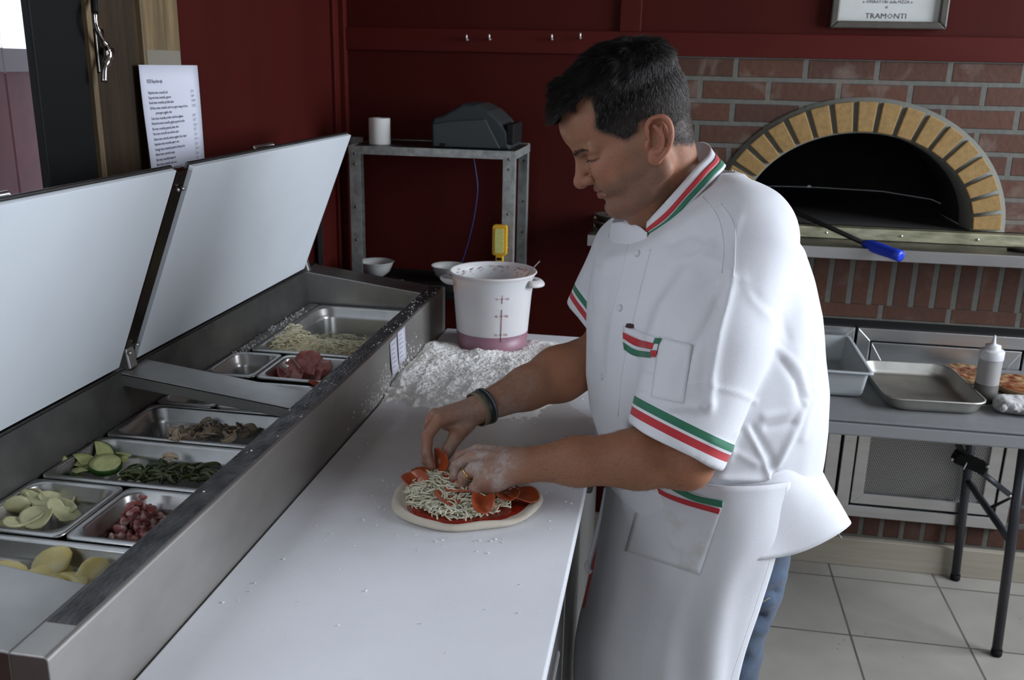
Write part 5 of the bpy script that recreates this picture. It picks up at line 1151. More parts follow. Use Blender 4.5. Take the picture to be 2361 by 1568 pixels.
fuzz(headP, headQ, (polysd(x, z)+.007*(vnoise(L, 900)-.8) > -.003)*(polysd(x, z) < .014)*(x < .125)*(np.abs(y) < .080), 12000, .0036, .00014, -upv*.8+fx*.1, ((.03, .025, .02), (.2, .185, .17)), 'hair_edge')
um = (A1p[:, 0] > -.22)*(A1p[:, 0] < .06)
fuzz(A1p, A1q, um, 1300, .010, .00011, (-.6, -.2, -.5), ((.02, .013, .01), (.03, .02, .015)), 'arm_hair', -.2)
fuzz(headP, headQ, (polysd(x, z) > .004)*(z < .03)*(x < .02)*(np.abs(y) < .082), 9000, .005, .00016, -upv*.8-fx*.3, ((.02, .016, .014), (.17, .16, .15)), 'nape_hair')
# ---- ring and watch
w_ = LF[2][0]; a_, b_ = w_[0], w_[1]; c_ = a_+(b_-a_)*.68; dv = Vector(b_-a_).normalized(); o1 = dv.orthogonal().normalized(); o2 = dv.cross(o1)
MB().tube([Vector(c_)+o1*.0122*math.cos(t_)+o2*.0122*math.sin(t_) for t_ in np.linspace(0, 2*PI, 28, endpoint=False)], .0018, 8, closed=True).build('wedding_ring', mat('gold', (.80, .52, .18), .2, 1), MAN)
def band(c, dv, r1, w, m, name, parent, fl=1.0, th=.0025, n=40, up_=(0, 0, 1)):
    dv = Vector(dv).normalized(); o1 = (Vector(up_)-dv*Vector(up_).dot(dv)).normalized(); o2 = dv.cross(o1); rows = []
    for k in range(n):
        t_ = 2*PI*k/n; rad = o1*math.cos(t_)+o2*math.sin(t_)*fl; rows.append([tuple(Vector(c)+rad*(r1+d_)+dv*q) for d_, q in ((0, -w), (th, -w*.9), (th, w*.9), (0, w))])
    return MB().grid(rows, closed_u=True).build(name, m, parent)
dwr = re_-rw_; cw = rw_+dwr*.03
wt = band(cw, dwr, .0318, .0085, mat('dark_watch_band', (.035, .04, .04), .4, .5), 'wristwatch', MAN, fl=1.05)
band(cw-Vector(dwr).normalized()*.013, dwr, .0312, .0055, mat('khaki_strap', (.17, .14, .085), .6), 'watch_strap', wt, fl=1.05)
band(cw+Vector(dwr).normalized()*.004, dwr, .0350, .0025, mat('watch_grey', (.12, .14, .14), .35, .6), 'watch_trim', wt, fl=1.05, th=.001)
# ---- the white jacket: one blended shell, folds worked in, trims and patches laid on it
CW = mat('white_cotton', (.74, .745, .77), .85, bump=.35, bscale=900, sheen=.25, spec=.2, var=.04, vscale=6)
def X_at(px, py, y): return PY(px, py, y)[0]
TY = 1.76
rows = [(385, 1600, 1655), (410, 1560, 1702), (455, 1475, 1764), (500, 1415, 1806), (550, 1392, 1850), (620, 1376, 1872), (700, 1362, 1892), (800, 1362, 1900), (870, 1362, 1908), (950, 1370, 1905), (1010, 1388, 1895), (1060, 1400, 1884), (1110, 1408, 1868)]
zr, xl, xr = [], [], []
for py, a, b in rows:
    pa, pb = PY(a, py, TY+.06 if py > 500 else TY), PY(b, py, TY-.02); zr.append((pa[2]+pb[2])/2); xl.append(pa[0]); xr.append(pb[0])
zr = np.array(zr[::-1]); xl = np.array(xl[::-1]); xr = np.array(xr[::-1])
hb = lambda z: np.interp(z, [zr[0], 1.00, 1.15, 1.27, 1.36, 1.43, 1.50], [.205, .215, .215, .215, .195, .13, .07])
fj = Field(np.array([-.22, 1.36, .70]), np.array([.42, 2.14, 1.56]), .0045)
YAW = math.radians(24); cyw, syw = math.cos(YAW), math.sin(YAW)
def torso(X, Y, Z):
    l = np.interp(Z, zr, xl); r = np.interp(Z, zr, xr); b = hb(Z); cx_ = (l+r)/2; hx_ = (r-l)/2
    a = np.sqrt(np.maximum(hx_**2-(b*syw)**2, .0016))/cyw
    dx, dy = X-cx_, Y-(TY+.01); u = dx*cyw+dy*syw; v = -dx*syw+dy*cyw
    k = (np.abs(u/a)**2.4+np.abs(v/b)**2.4)**(1/2.4); d = (k-1)*np.minimum(a, b)*.9
    return np.maximum(d, np.maximum(zr[0]-.01-Z, Z-1.448))
fj.op(torso, (-.25, 1.4, .70), (.45, 2.14, 1.56), .02)
S1, H1 = PY(1712, 560, 1.60), PY(1556, 1030, 1.495)
E1 = H1+(H1-S1)*.25
fj.cone(S1, S1+(H1-S1)*.45, .088, .094, .045); fj.cone(S1+(H1-S1)*.45, E1, .094, .086, .03)
fj.ell(PY(1700, 512, 1.64), (.085, .075, .05), .05)
n1 = (H1-S1)/np.linalg.norm(H1-S1); hv = PY(1668, 1075, 1.495)-PY(1437, 962, 1.495); hv /= np.linalg.norm(hv); n1 = n1-hv*(n1@hv); n1 /= np.linalg.norm(n1)
S2, H2 = PY(1455, 590, 1.93), PY(1375, 765, 1.915); E2 = H2+(H2-S2)*.3
fj.cone(S2, E2, .085, .080, .04)
n2 = (H2-S2)/np.linalg.norm(H2-S2); hv2 = PY(1362, 797, 1.915)-PY(1303, 738, 1.915); hv2 /= np.linalg.norm(hv2); n2 = n2-hv2*(n2@hv2); n2 /= np.linalg.norm(n2)
# cut the sleeves at their hems and hollow them a little
def cutter(H, n, Rq, hollow):
    def fn(X, Y, Z):
        d = (X-H[0])*n[0]+(Y-H[1])*n[1]+(Z-H[2])*n[2]; q = np.sqrt(np.maximum((X-H[0])**2+(Y-H[1])**2+(Z-H[2])**2-d*d, 0)); return np.maximum(np.maximum(-d, q-Rq), (Y-1.615)*(1 if H[1] < 1.7 else -1)-(0 if H[1] < 1.7 else -.2))
    return fn
fj2V = None
for H, n, Rq in ((H1, n1, .125), (H2, n2, .115)):
    fj.op(cutter(H, n, Rq, 0), H-.17, H+.17, .004, 's')
    fj.cone(H-n*.035, H+n*.05, .066, .078, .006, 's')
# neck opening: everything above the collar's lower edge is cut away
cp_ = np.array([PY(1488, 552, 1.651), PY(1592, 462, 1.636), PY(1668, 384, 1.686), PY(1405, 548, 1.796), PY(1500, 440, 1.851), PY(1640, 372, 1.77)])
cm = cp_.mean(0); cnrm = np.linalg.svd(cp_-cm)[2][2]; cnrm = cnrm*np.sign(cnrm[2])
fj.op(lambda X, Y, Z: -((X-cm[0])*cnrm[0]+(Y-cm[1])*cnrm[1]+(Z-cm[2])*cnrm[2]-.002), cm-.28, cm+.28, .006, 's')
fj.cone(PY(1555, 500, 1.75), PY(1590, 380, 1.75), .060, .075, .01, 's')
Jp, Jq = fj.mesh(3)
FL = [([(1705, 500), (1690, 560), (1684, 640)], 7, .004), ([(1690, 640), (1660, 760), (1640, 860), (1634, 940)], 12, .011), ([(1655, 700), (1600, 800), (1560, 880)], 16, -.007),
      ([(1590, 640), (1540, 700), (1500, 790)], 22, .008), ([(1640, 650), (1580, 720), (1545, 800)], 16, -.006), ([(1715, 640), (1740, 690), (1790, 740)], 12, .0035), ([(1725, 660), (1760, 700), (1800, 730), (1815, 780)], 11, -.003),
      ([(1480, 910), (1540, 940), (1600, 938), (1640, 930)], 9, .006), ([(1480, 925), (1540, 957), (1600, 956)], 9, -.005),
      ([(1720, 985), (1760, 1060), (1772, 1100)], 7, .006), ([(1735, 985), (1780, 1060), (1785, 1095)], 9, -.006), ([(1772, 1100), (1800, 1060), (1835, 980), (1850, 930)], 9, .008), ([(1745, 1070), (1690, 1040), (1640, 1020)], 10, .005),
      ([(1760, 960), (1810, 950), (1850, 930)], 9, .007), ([(1770, 985), (1825, 975)], 10, -.006), ([(1800, 830), (1830, 880), (1845, 935)], 9, -.006), ([(1790, 800), (1840, 850), (1862, 920)], 8, .005),
      ([(1560, 600), (1500, 700), (1470, 780)], 14, -.005), ([(1640, 560), (1570, 640), (1540, 700)], 12, .005), ([(1400, 640), (1395, 740), (1385, 850)], 12, -.004), ([(1375, 620), (1368, 720), (1372, 800)], 9, .004),
      ([(1640, 890), (1700, 905), (1740, 925)], 5, .004), ([(1850, 620), (1875, 720), (1870, 820)], 14, -.004), ([(1880, 900), (1860, 960), (1850, 1010)], 12, .006), ([(1700, 1000), (1690, 1030), (1684, 1060)], 8, .005),
      ([(1330, 660), (1335, 720), (1360, 760)], 7, .004), ([(1350, 640), (1358, 700), (1380, 740)], 8, -.004), ([(1545, 560), (1590, 540), (1660, 560)], 12, -.005), ([(1560, 600), (1620, 590), (1680, 610)], 10, .004),
      ([(1600, 1090), (1680, 1105), (1760, 1105)], 10, .010), ([(1600, 1115), (1680, 1128), (1780, 1130)], 9, -.008), ([(1480, 860), (1560, 885), (1640, 880)], 4, .003)]
Jp = folds(Jp, Jq, [(a, b, c*.62) for a, b, c in FL])
N = vnorm(Jp, Jq); w = vnoise(Jp*np.array([1.0, 1.0, .55]), 9, 2)-.5+.5*(vnoise(Jp*np.array([1.0, 1.0, .5])+.02*vnoise(Jp, 14)[:, None], 24, 4)-.5)
Jp = Jp+N*(w*.009)[:, None]
cen = Jp[Jq].mean(1)
def hemband(c, H, n, Rq, w_): d = (c-H) @ n; q = np.linalg.norm((c-H)-d[:, None]*n, axis=1); return (d > -w_)*(d < .012)*(q < Rq)
def sub(P, Q, m): q = Q[m]; u, inv = np.unique(q, return_inverse=True); return P[u], inv.reshape(q.shape)
def stripe_mat(name, H, n, stops):
    """stripes run round the cloth at fixed distances from the hem"""
    m = bpy.data.materials.new(name); m.use_nodes = True; nt = m.node_tree; b = nt.nodes['Principled BSDF']; b.inputs['Roughness'].default_value = .7; b.inputs['Sheen Weight'].default_value = .2
    tc = nn(nt, 'ShaderNodeTexCoord'); dt = nn(nt, 'ShaderNodeVectorMath', operation='DOT_PRODUCT'); dt.inputs[1].default_value = tuple(-n); nt.links.new(tc.outputs['Object'], dt.inputs[0])
    a = nn(nt, 'ShaderNodeMath', operation='ADD'); a.inputs[1].default_value = float(H @ n); nt.links.new(dt.outputs['Value'], a.inputs[0])
    mu = nn(nt, 'ShaderNodeMath', operation='MULTIPLY'); mu.inputs[1].default_value = 10; nt.links.new(a.outputs[0], mu.inputs[0])
    cr = nn(nt, 'ShaderNodeValToRGB'); nt.links.new(mu.outputs[0], cr.inputs[0]); cr.color_ramp.interpolation = 'CONSTANT'
    el = cr.color_ramp.elements
    for i, (p, c) in enumerate(stops):
        e = el[i] if i < 2 else el.new(p*10); e.position = p*10; e.color = (*c, 1)
    nt.links.new(cr.outputs[0], b.inputs['Base Color']); return m
WH, RD, GR = (.74, .745, .77), (.48, .022, .03), (.022, .16, .085)
m1 = hemband(cen, H1, n1, .107, .052)&(cen[:, 1] < 1.592); m2 = hemband(cen, H2, n2, .115, .048)&(cen[:, 1] > 1.80)&(cen[:, 0] < -.01)
p_, q_ = sub(Jp, Jq, ~(m1 | m2)); jacket = finish(np_mesh('jacket', p_, q_), 'jacket', CW, MAN)
p_, q_ = sub(Jp, Jq, m1); finish(np_mesh('cuff_trim', p_, q_), 'cuff_trim', stripe_mat('cuff_stripes', H1, n1, [(0, WH), (.0165, RD), (.0300, WH), (.0345, GR), (.0480, WH)]), jacket)
p_, q_ = sub(Jp, Jq, m2); finish(np_mesh('cuff_trim', p_, q_), 'cuff_trim', stripe_mat('cuff_stripes_far', H2, n2, [(0, WH), (.014, RD), (.025, WH), (.030, GR), (.041, WH)]), jacket)
def BV(P, Q): return BVHTree.FromPolygons([tuple(p) for p in P], [tuple(map(int, q)) for q in Q])
bvj = BV(Jp, Jq)
def hit(bv, px, py, off=.0):
    d = Vector(_ray(px, py)).normalized(); h_ = bv.ray_cast(Vector(C_), d)
    return None if h_[0] is None else np.array(h_[0]-d*off)
def patch(bv, corners, nu, nv, off, name, m, parent, solid=.0008, curve=None):
    """cloth patch whose four pixel-space sides follow the surface under it"""
    G_ = []
    for i in range(nu+1):
        row = []
        for j in range(nv+1):
            u, v = i/nu, j/nv; c = [np.array(q, float) for q in corners]; p = (c[0]*(1-u)+c[1]*u)*(1-v)+(c[3]*(1-u)+c[2]*u)*v
            row.append([hit(bv, p[0], p[1], off), p])
        G_.append(row)
    ym = np.median([r[0][1] for row in G_ for r in row if r[0] is not None])
    G_ = [[tuple(r[0] if r[0] is not None else PY(r[1][0], r[1][1], ym)) for r in row] for row in G_]
    return MB().grid(G_).build(name, m, parent, solid=solid)
def ribbon(bv, A, B, off, name, m, parent, n=24, nv=3, solid=.0006):
    A = catmull([(*p, 0) for p in A], n); B = catmull([(*p, 0) for p in B], n); k = min(len(A), len(B)); G_ = []
    for i in range(k):
        row = []
        for j in range(nv+1):
            p = A[i]*(1-j/nv)+B[i]*j/nv; h_ = hit(bv, p[0], p[1], off)
            if h_ is None: h_ = np.array(G_[-1][j]) if G_ else PY(p[0], p[1], 1.6)
            row.append(tuple(h_))
        G_.append(row)
    return MB().grid(G_).build(name, m, parent, solid=solid)
def seam(bv, pts, r, name, m, parent, n=10, off=0.):
    P = [hit(bv, p[0], p[1], off) for p in catmull([(*p, 0) for p in pts], n)]; P = [p for p in P if p is not None]
    P = [P[0]]+[p for a, p in zip(P[:-1], P[1:]) if np.linalg.norm(p-a) < .03]
    return MB().tube(P, r, 6).build(name, m, parent)
REDC = mat('red_ribbon', RD, .6, sheen=.2, bump=.2, bscale=700); GRNC = mat('green_ribbon', GR, .6, sheen=.2, bump=.2, bscale=700)
# placket, seams, buttons
seam(bvj, [(1500, 575), (1478, 660), (1455, 760), (1436, 850), (1425, 960)], .0013, 'placket_edge', CW, jacket)
seam(bvj, [(1662, 470), (1692, 520), (1694, 590), (1690, 640)], .0016, 'shoulder_seam', CW, jacket)
seam(bvj, [(1622, 455), (1655, 500), (1668, 560), (1664, 630)], .0010, 'shoulder_seam', CW, jacket)
seam(bvj, [(1450, 555), (1432, 640), (1412, 720), (1402, 800), (1398, 870)], .0010, 'placket_edge', CW, jacket)
for px, py in ((1430, 710), (1388, 868), (1470, 585)):
    h_ = hit(bvj, px, py); d = Vector(_ray(px, py)).normalized()
    b_ = MB().lathe([(.0, .0022), (.0045, .0022), (.0052, .0030), (.0062, .0026), (.0066, .0010), (.0066, 0)], n=24).build('button', mat('pearl_button', (.62, .62, .64), .3, coat=.3), jacket)
    loc_, nrm, _, _ = bvj.ray_cast(Vector(C_), d)
    if loc_ is not None: b_.matrix_parent_inverse = Matrix.Translation(loc_) @ nrm.to_track_quat('Z', 'Y').to_matrix().to_4x4()
# breast pocket with striped top and loose striped tab
pk_ = patch(bvj, [(1520, 775), (1597, 795), (1574, 930), (1500, 915)], 10, 14, .0022, 'breast_pocket', CW, jacket)
patch(bvj, [(1437, 752), (1520, 778), (1500, 826), (1438, 808)], 10, 8, .0030, 'pocket_flap', CW, pk_)
ribbon(bvj, [(1436, 766), (1468, 781), (1508, 792)], [(1436, 780), (1464, 797), (1503, 806)], .0068, 'red_stripe', REDC, pk_)
ribbon(bvj, [(1436, 789), (1464, 806), (1500, 812)], [(1439, 806), (1462, 820), (1499, 825)], .0068, 'green_stripe', GRNC, pk_)
patch(bvj, [(1510, 779), (1526, 780), (1518, 793), (1505, 792)], 3, 3, .0055, 'pocket_tab', GRNC, pk_); patch(bvj, [(1505, 792), (1518, 793), (1514, 808), (1500, 808)], 3, 3, .0055, 'pocket_tab', CW, pk_); patch(bvj, [(1500, 808), (1515, 809), (1510, 823), (1494, 822)], 3, 3, .0058, 'pocket_tab', REDC, pk_)
ph = hit(bvj, 1452, 752, .004); MB().lathe([(.0, -.004), (.008, -.002), (.006, .004), (0, .004)], c=ph, n=14, sy=.6).build('pocket_lining', mat('dark_lining', (.06, .025, .03), .7), pk_)
# collar: standing band, white-red-white-green, open at the front
def collar():
    key = [((1492, 512), (1488, 552), 1.655), ((1530, 470), (1540, 520), 1.640), ((1570, 425), (1592, 462), 1.640), ((1605, 385), (1640, 412), 1.655), ((1632, 358), (1668, 382), 1.69), ((1636, 338), (1655, 372), 1.74), ((1612, 328), (1625, 366), 1.80), ((1570, 345), (1570, 385), 1.845), ((1510, 400), (1500, 440), 1.855), ((1450, 465), (1440, 505), 1.83), ((1412, 508), (1405, 548), 1.80)]
    T_ = catmull([PY(*a, y_) for a, b, y_ in key], 8); B_ = catmull([PY(*b, y_-.004) for a, b, y_ in key], 8)
    bands = [(0, .40, CW, 'collar'), (.40, .66, REDC, 'red_stripe'), (.66, .72, CW, None), (.72, 1.0, GRNC, 'green_stripe')]
    base_ = [[tuple(t_*(1-v)+b_*v) for v in np.linspace(0, 1.12, 6)] for t_, b_ in zip(T_, B_)]
    col = MB().grid(base_).build('collar', CW, jacket, solid=.003)
    for v0, v1, m_, nm in bands[1:]:
        if nm is None: continue
        G_ = []
        for i, (t_, b_) in enumerate(zip(T_, B_)):
            tn = (T_[min(i+1, len(T_)-1)]-T_[max(i-1, 0)]); w_ = np.cross(tn, b_-t_); w_ /= np.linalg.norm(w_)
            cc = np.mean(T_, axis=0); 
            if w_ @ (t_-cc) < 0: w_ = -w_
            G_.append([tuple(t_*(1-v)+b_*v+w_*.0021) for v in np.linspace(v0, v1, 4)])
        MB().grid(G_).build(nm, m_, col, solid=.0008)
collar()
FLAP = 1
# jacket skirt below the waist: flares out behind
def sheet(T_, name, m, parent, wav=0., wn=9, seed=0, nsub=10, solid=.0016):
    """T_: rows (top to bottom) of 3-D key points across; a smooth cloth sheet through them"""
    rows_ = [catmull(r, nsub) for r in T_]; k = len(rows_[0]); cols = []
    for i in range(k): cols.append(catmull([r[i] for r in rows_], nsub))
    A = np.array(cols)
    du = np.gradient(A, axis=0); dv = np.gradient(A, axis=1); n_ = np.cross(du, dv); n_ /= np.maximum(np.linalg.norm(n_, axis=2), 1e-9)[..., None]
    u = np.linspace(0, 1, A.shape[0])[:, None]; v = np.linspace(0, 1, A.shape[1])[None]
    wv = np.sin(u*wn*2*PI+seed+1.5*np.sin(v*2+seed))*(.25+.75*v)*(.6+.8*vnoise(A*np.array([1, 1, .3]), 12, seed))+.8*(vnoise(A*np.array([1, 1, .35]), 22, seed+3)-.5)
    A = A+n_*(wav*wv)[..., None]
    return MB().grid([[tuple(p) for p in r] for r in A]).build(name, m, parent, solid=solid), A
q = lambda px, py, y_: PY(px, py, y_)
sheet([[PY(1409, 514, 1.79), PY(1436, 512, 1.715), PY(1470, 520, 1.665), PY(1492, 536, 1.642)], [PY(1402, 560, 1.79), PY(1428, 562, 1.710), PY(1465, 566, 1.655), PY(1490, 566, 1.632)]], 'collar_flap', CW, jacket, wav=.0006, wn=1)
sk, _ = sheet([[q(1600, 1120, 1.575), q(1700, 1112, 1.57), q(1800, 1085, 1.60), q(1862, 1060, 1.68), q(1868, 1040, 1.80), q(1840, 1030, 1.92)],
               [q(1600, 1200, 1.57), q(1700, 1200, 1.555), q(1812, 1165, 1.59), q(1905, 1125, 1.67), q(1900, 1105, 1.82), q(1880, 1100, 1.95)],
               [q(1600, 1300, 1.57), q(1720, 1292, 1.555), q(1832, 1280, 1.59), q(1956, 1214, 1.67), q(1948, 1195, 1.84), q(1900, 1190, 1.97)]], 'jacket_tail', CW, jacket, wav=.004, wn=3, seed=2)
pts = catmull([q(1952, 1218, 1.665), q(1938, 1226, 1.66), q(1936, 1234, 1.655), q(1941, 1240, 1.655)], 4); MB().tube(pts, .0005, 5).build('loose_thread', CW, sk)
# apron
ap, Aap = sheet([[q(1398, 1100, 1.96), q(1404, 1106, 1.80), q(1450, 1106, 1.66), q(1540, 1102, 1.58), q(1660, 1120, 1.54), q(1760, 1120, 1.555), q(1822, 1110, 1.60)],
                 [q(1385, 1215, 1.97), q(1384, 1230, 1.80), q(1440, 1235, 1.65), q(1540, 1240, 1.565), q(1660, 1250, 1.535), q(1750, 1250, 1.55), q(1796, 1245, 1.595)],
                 [q(1368, 1330, 1.98), q(1356, 1365, 1.80), q(1420, 1370, 1.64), q(1520, 1375, 1.55), q(1620, 1380, 1.53), q(1700, 1385, 1.545), q(1752, 1395, 1.60)],
                 [q(1345, 1450, 1.98), q(1328, 1500, 1.79), q(1395, 1510, 1.62), q(1490, 1515, 1.54), q(1590, 1515, 1.525), q(1670, 1520, 1.545), q(1708, 1525, 1.60)],
                 [q(1340, 1600, 1.98), q(1330, 1680, 1.79), q(1385, 1700, 1.61), q(1475, 1700, 1.54), q(1570, 1700, 1.525), q(1640, 1700, 1.545), q(1672, 1700, 1.60)]],
                'apron', mat('apron_cotton', (.70, .705, .73), .85, bump=.3, bscale=800, sheen=.2, var=.05, vscale=5), MAN, wav=.0045, wn=4.5, seed=1)
def gridbv(A):
    n0, n1_ = A.shape[:2]; return BVHTree.FromPolygons([tuple(p) for p in A.reshape(-1, 3)], [(i*n1_+j, (i+1)*n1_+j, (i+1)*n1_+j+1, i*n1_+j+1) for i in range(n0-1) for j in range(n1_-1)])
bva = gridbv(Aap)
pk2 = patch(bva, [(1490, 1100), (1668, 1160), (1612, 1326), (1440, 1270)], 16, 14, .0042, 'apron_pocket', mat('stained_cotton', (.68, .685, .70), .85, col2=(.50, .47, .40), vscale=16, cut=(.55, .80), bump=.3, bscale=800), ap)
ribbon(bva, [(1484, 1060), (1530, 1102), (1598, 1140), (1667, 1155)], [(1478, 1066), (1522, 1112), (1592, 1152), (1665, 1171)], .0062, 'green_stripe', GRNC, pk2)
ribbon(bva, [(1482, 1100), (1530, 1130), (1595, 1152), (1663, 1172)][:1]+[(1496, 1108), (1530, 1133), (1580, 1152), (1661, 1174)], [(1476, 1108), (1490, 1116), (1526, 1142), (1577, 1163), (1657, 1186)], .0062, 'red_stripe', REDC, pk2)
seam(bva, [(1814, 1120), (1788, 1245), (1742, 1395), (1698, 1525), (1675, 1600)], .0013, 'hem_stitch', CW, ap)
seam(bva, [(1560, 1180), (1545, 1290), (1520, 1350), (1495, 1440), (1478, 1560)], .0014, 'pressed_crease', CW, ap)
# apron tie hanging in front with a red edge
tie = MB().tube(catmull([q(1398, 1125, 1.84), q(1388, 1180, 1.83), q(1374, 1240, 1.82), q(1360, 1290, 1.81), q(1353, 1302, 1.80), q(1358, 1318, 1.80), q(1364, 1312, 1.80)], 6), .007, 8, flat=.5).build('apron_tie', CW, ap)
MB().tube(catmull([q(1404, 1128, 1.83), q(1393, 1190, 1.82), q(1380, 1250, 1.81), q(1366, 1310, 1.80), q(1352, 1370, 1.79), q(1345, 1402, 1.79)], 6), .0022, 6).build('red_edge', REDC, tie)
# jeans and shoes
fl_ = Field(np.array([-.05, 1.50, .0]), np.array([.34, 2.06, .95]), .006)
for sy, kx in ((1.695, 0), (1.87, -.02)):
    hip, kn_, an = np.array([.205+kx, sy+.02, .78]), np.array([.165+kx, sy, .44]), np.array([.135+kx, sy, .07])
    fl_.cone(hip, kn_, .088, .076, .03); fl_.cone(kn_, an, .076, .066, .03); fl_.cone(an, an-np.array([0, 0, .03]), .068, .072, .01)
fl_.ell((.17, 1.79, .79), (.11, .14, .09), .05)
Lp, Lq = fl_.mesh(2)
Lp = folds(Lp, Lq, [([(1700, 1330), (1750, 1350), (1800, 1330)], 9, .010), ([(1690, 1365), (1745, 1380), (1790, 1365)], 8, -.008), ([(1690, 1400), (1740, 1402), (1775, 1385)], 8, .008), ([(1690, 1425), (1735, 1425), (1760, 1420)], 8, -.009), ([(1690, 1460), (1730, 1450), (1760, 1450)], 12, .006), ([(1680, 1500), (1725, 1500)], 14, .004)])
Nn = vnorm(Lp, Lq); Lp = Lp+Nn*((vnoise(Lp*np.array([1, 1, 1.8]), 16, 3)-.5)*.016)[:, None]
DEN = mat('blue_denim', (.070, .105, .165), .85, col2=(.03, .048, .085), vscale=14, bump=.8, bscale=500, sheen=.2, cut=(.35, .75))
je = finish(np_mesh('jeans', Lp, Lq), 'jeans', DEN, MAN)
bvl = BV(Lp, Lq)
ribbon(bvl, [(1690, 1382), (1740, 1392), (1775, 1378)], [(1690, 1384), (1740, 1394.5), (1775, 1380)], .001, 'stitching', mat('tan_thread', (.40, .33, .22), .8), je)
ribbon(bvl, [(1795, 1292), (1778, 1310), (1770, 1345)], [(1785, 1290), (1770, 1308), (1762, 1343)], .0012, 'pocket_edge', mat('frayed_edge', (.16, .12, .10), .9, var=.5, vscale=150), je)
for sy, kx in ((1.695, 0), (1.87, -.02)):
    fs_ = Field(np.array([-.10+kx, sy-.08, .0]), np.array([.22+kx, sy+.08, .14]), .005)
    fs_.cone((.135+kx, sy, .045), (.13+kx, sy, .095), .045, .042, .02); fs_.cone((.145+kx, sy, .042), (-.01+kx, sy-.01, .036), .042, .040, .02); fs_.ell((-.02+kx, sy-.01, .034), (.058, .044, .032), .02)
    fs_.op(lambda X, Y, Z: .002-Z, (-.2, 1.4, 0), (.4, 2.1, .01), .002, 's')
    p_, q_ = fs_.mesh(1); p_[:, 2] = np.maximum(p_[:, 2], .001); finish(np_mesh('shoe', p_, q_), 'shoe', mat('black_leather', (.02, .02, .02), .4), MAN)
# ================================================================== the pizza being topped
PCX, PCY = -.316, 1.470
DOUGH = mat('raw_dough', (.62, .56, .46), .8, var=.12, vscale=30, bump=.6, bscale=120, sss=.15)
t = thing('pizza', 'raw pizza with tomato sauce and shredded cheese under the cook\'s hands', 'pizza', (PCX, PCY, ZB))
def pr(a, k=1.): return k*(.128+.004*math.sin(2*a+.6)+.003*math.sin(3*a+2)+.002*math.sin(7*a))
prof = [(.0, .0005), (.97, .0005), (1.0, .004), (1.01, .007), (.985, .0115), (.95, .0125), (.90, .0105), (.84, .0065), (.78, .0060), (.0, .0060)]
n = 72; rows = []
for i in range(n):
    a = 2*PI*i/n; rows.append([(PCX+pr(a, k)*math.cos(a), PCY+pr(a, k)*.965*math.sin(a), ZB+.0005+z*(1+.22*math.sin(5*a+1)*(z > .007))) for k, z in prof])
MB().grid(rows, closed_u=True).build('dough', DOUGH, t)
def disc(k0, z, wob, ox, oy, seed, zn):
    rows = []
    for i in range(n):
        a = 2*PI*i/n; row = []
        for k in np.linspace(0, 1, 16):
            r = pr(a, k*k0)*(1+wob*math.sin(3*a+seed)+wob*.6*math.sin(5*a+seed*2)); x, y = PCX+ox+r*math.cos(a), PCY+oy+r*.96*math.sin(a)
            row.append((x, y, ZB+z+zn*float(vnoise([x, y, seed], 70))-(.004 if k > .97 else 0)))
        rows.append(row)
    return MB().grid(rows, closed_u=True)
disc(.85, .0078, .02, .004, -.002, 1, .003).build('tomato_sauce', mat('pizza_sauce', (.30, .016, .006), .22, var=.5, vscale=45, coat=.5, bump=1.2, bscale=150), t)
def cheese_pt(i):
    while True:
        a = random.uniform(0, 2*PI); r = .094*math.sqrt(random.random()); x, y = -.010+r*math.cos(a)*.98, .000+r*math.sin(a)*.92
        if x > .045 and y < -.03 and random.random() < .8: continue
        if x > .075 and random.random() < .6: continue
        h = .010+.016*math.exp(-((x+.02)**2+(y+.005)**2)/.0040)
        return (PCX+x, PCY+y, ZB+.009+h*random.random())
strands(1500, cheese_pt, .0016, mat('fresh_mozzarella', (.82, .76, .58), .4, sss=.25, var=.1, vscale=60), 'cheese_shreds', None, None, parent=t, L=(.010, .030))
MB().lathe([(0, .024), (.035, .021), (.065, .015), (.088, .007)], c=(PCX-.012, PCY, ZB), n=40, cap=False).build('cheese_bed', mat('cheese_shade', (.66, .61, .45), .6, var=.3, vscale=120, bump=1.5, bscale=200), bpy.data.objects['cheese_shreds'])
PEPM = mat('pepperoni', (.30, .038, .010), .35, var=.45, vscale=60, coat=.3, col2=(.44, .085, .018), bump=.4, bscale=150)
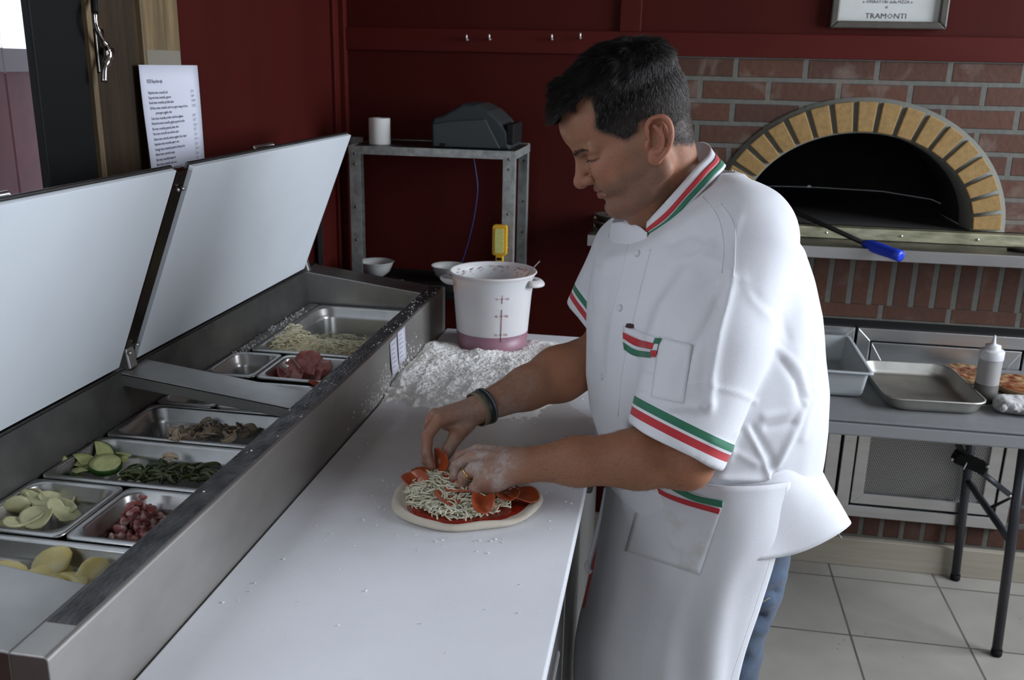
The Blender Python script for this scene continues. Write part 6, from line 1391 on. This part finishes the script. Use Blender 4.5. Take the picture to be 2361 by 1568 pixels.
def pepperoni(c, rot, r, curl, label, fold=0.):
    rows = []; m_ = 30
    for i in range(m_):
        a = 2*PI*i/m_; rows.append([])
        for k in (0., .3, .55, .8, .93, 1.0):
            x, y = r*k*math.cos(a), r*k*math.sin(a); th = curl*x/r; 
            if abs(curl) > .01: R0 = r/curl; X_, Z_ = R0*math.sin(x/R0), R0*(1-math.cos(x/R0))
            else: X_, Z_ = x, 0
            rows[-1].append((X_, y, Z_+.0006*math.sin(9*x/r+4*y/r)+fold*(y/r)**2*r))
    o = MB().grid(rows, closed_u=True).build('pepperoni_slice', PEPM, solid=.0022, label=label, cat='pepperoni', group='pepperoni slices on the pizza'); o.location = c; o.rotation_euler = rot; return o
def pz(px, py, h): return PZ(px, py, ZB+h)
pepperoni(pz(1112, 1162, .026), (.12, .10, .20), .0285, 1.5, 'curled pepperoni slice nearest the camera on the front of the pizza')
pepperoni(pz(1032, 1150, .025), (.10, .12, .7), .026, .75, 'flat pepperoni slice left of the frontmost curled one', .1)
pepperoni(pz(956, 1112, .022), (.30, -.15, .75), .027, 1.2, 'curled pepperoni slice at the left rim of the pizza')
pepperoni(pz(972, 1090, .020), (.1, .1, 1.2), .020, .5, 'pepperoni slice at the far left rim, behind the cheese')
pepperoni(pz(1060, 1128, .030), (.12, .1, 2.0), .028, .5, 'pepperoni slice beneath the knuckles of the near hand')
pepperoni(pz(1045, 1104, .026), (.1, -.15, .3), .025, .5, 'pepperoni slice between the two hands')
pepperoni(pz(1165, 1140, .022), (-.05, .15, .3), .027, .9, 'pepperoni slice just right of the near hand, under the wrist')
pepperoni(pz(1205, 1145, .016), (.0, .05, 1.1), .030, .6, 'pepperoni slice farthest right on the pizza')
h0 = J(1019, 1060, 1.541); o = pepperoni(h0, (0, 0, 0), .0255, .75, 'pepperoni slice held upright between thumb and finger of the far hand')
o.rotation_euler = (PI/2-.15, PI/2-.2, -.95)
mb = MB()
for i in range(70):
    a = random.uniform(0, 6.28); r = .14+abs(random.gauss(0, .03)); s_ = random.uniform(.0005, .0018); x, y = PCX+r*math.cos(a), PCY+r*math.sin(a)
    if x > -.12: continue
    mb.box(x-s_, x+s_, y-s_, y+s_, ZB+.0002, ZB+.0002+s_, rot=Matrix.Rotation(random.random()*3, 3, 'Z'))
mb.build('dough_crumbs', mat('flour_white', (.78, .77, .74), .95), label='small flour lumps scattered on the board around the pizza', cat='crumbs', kind='stuff')
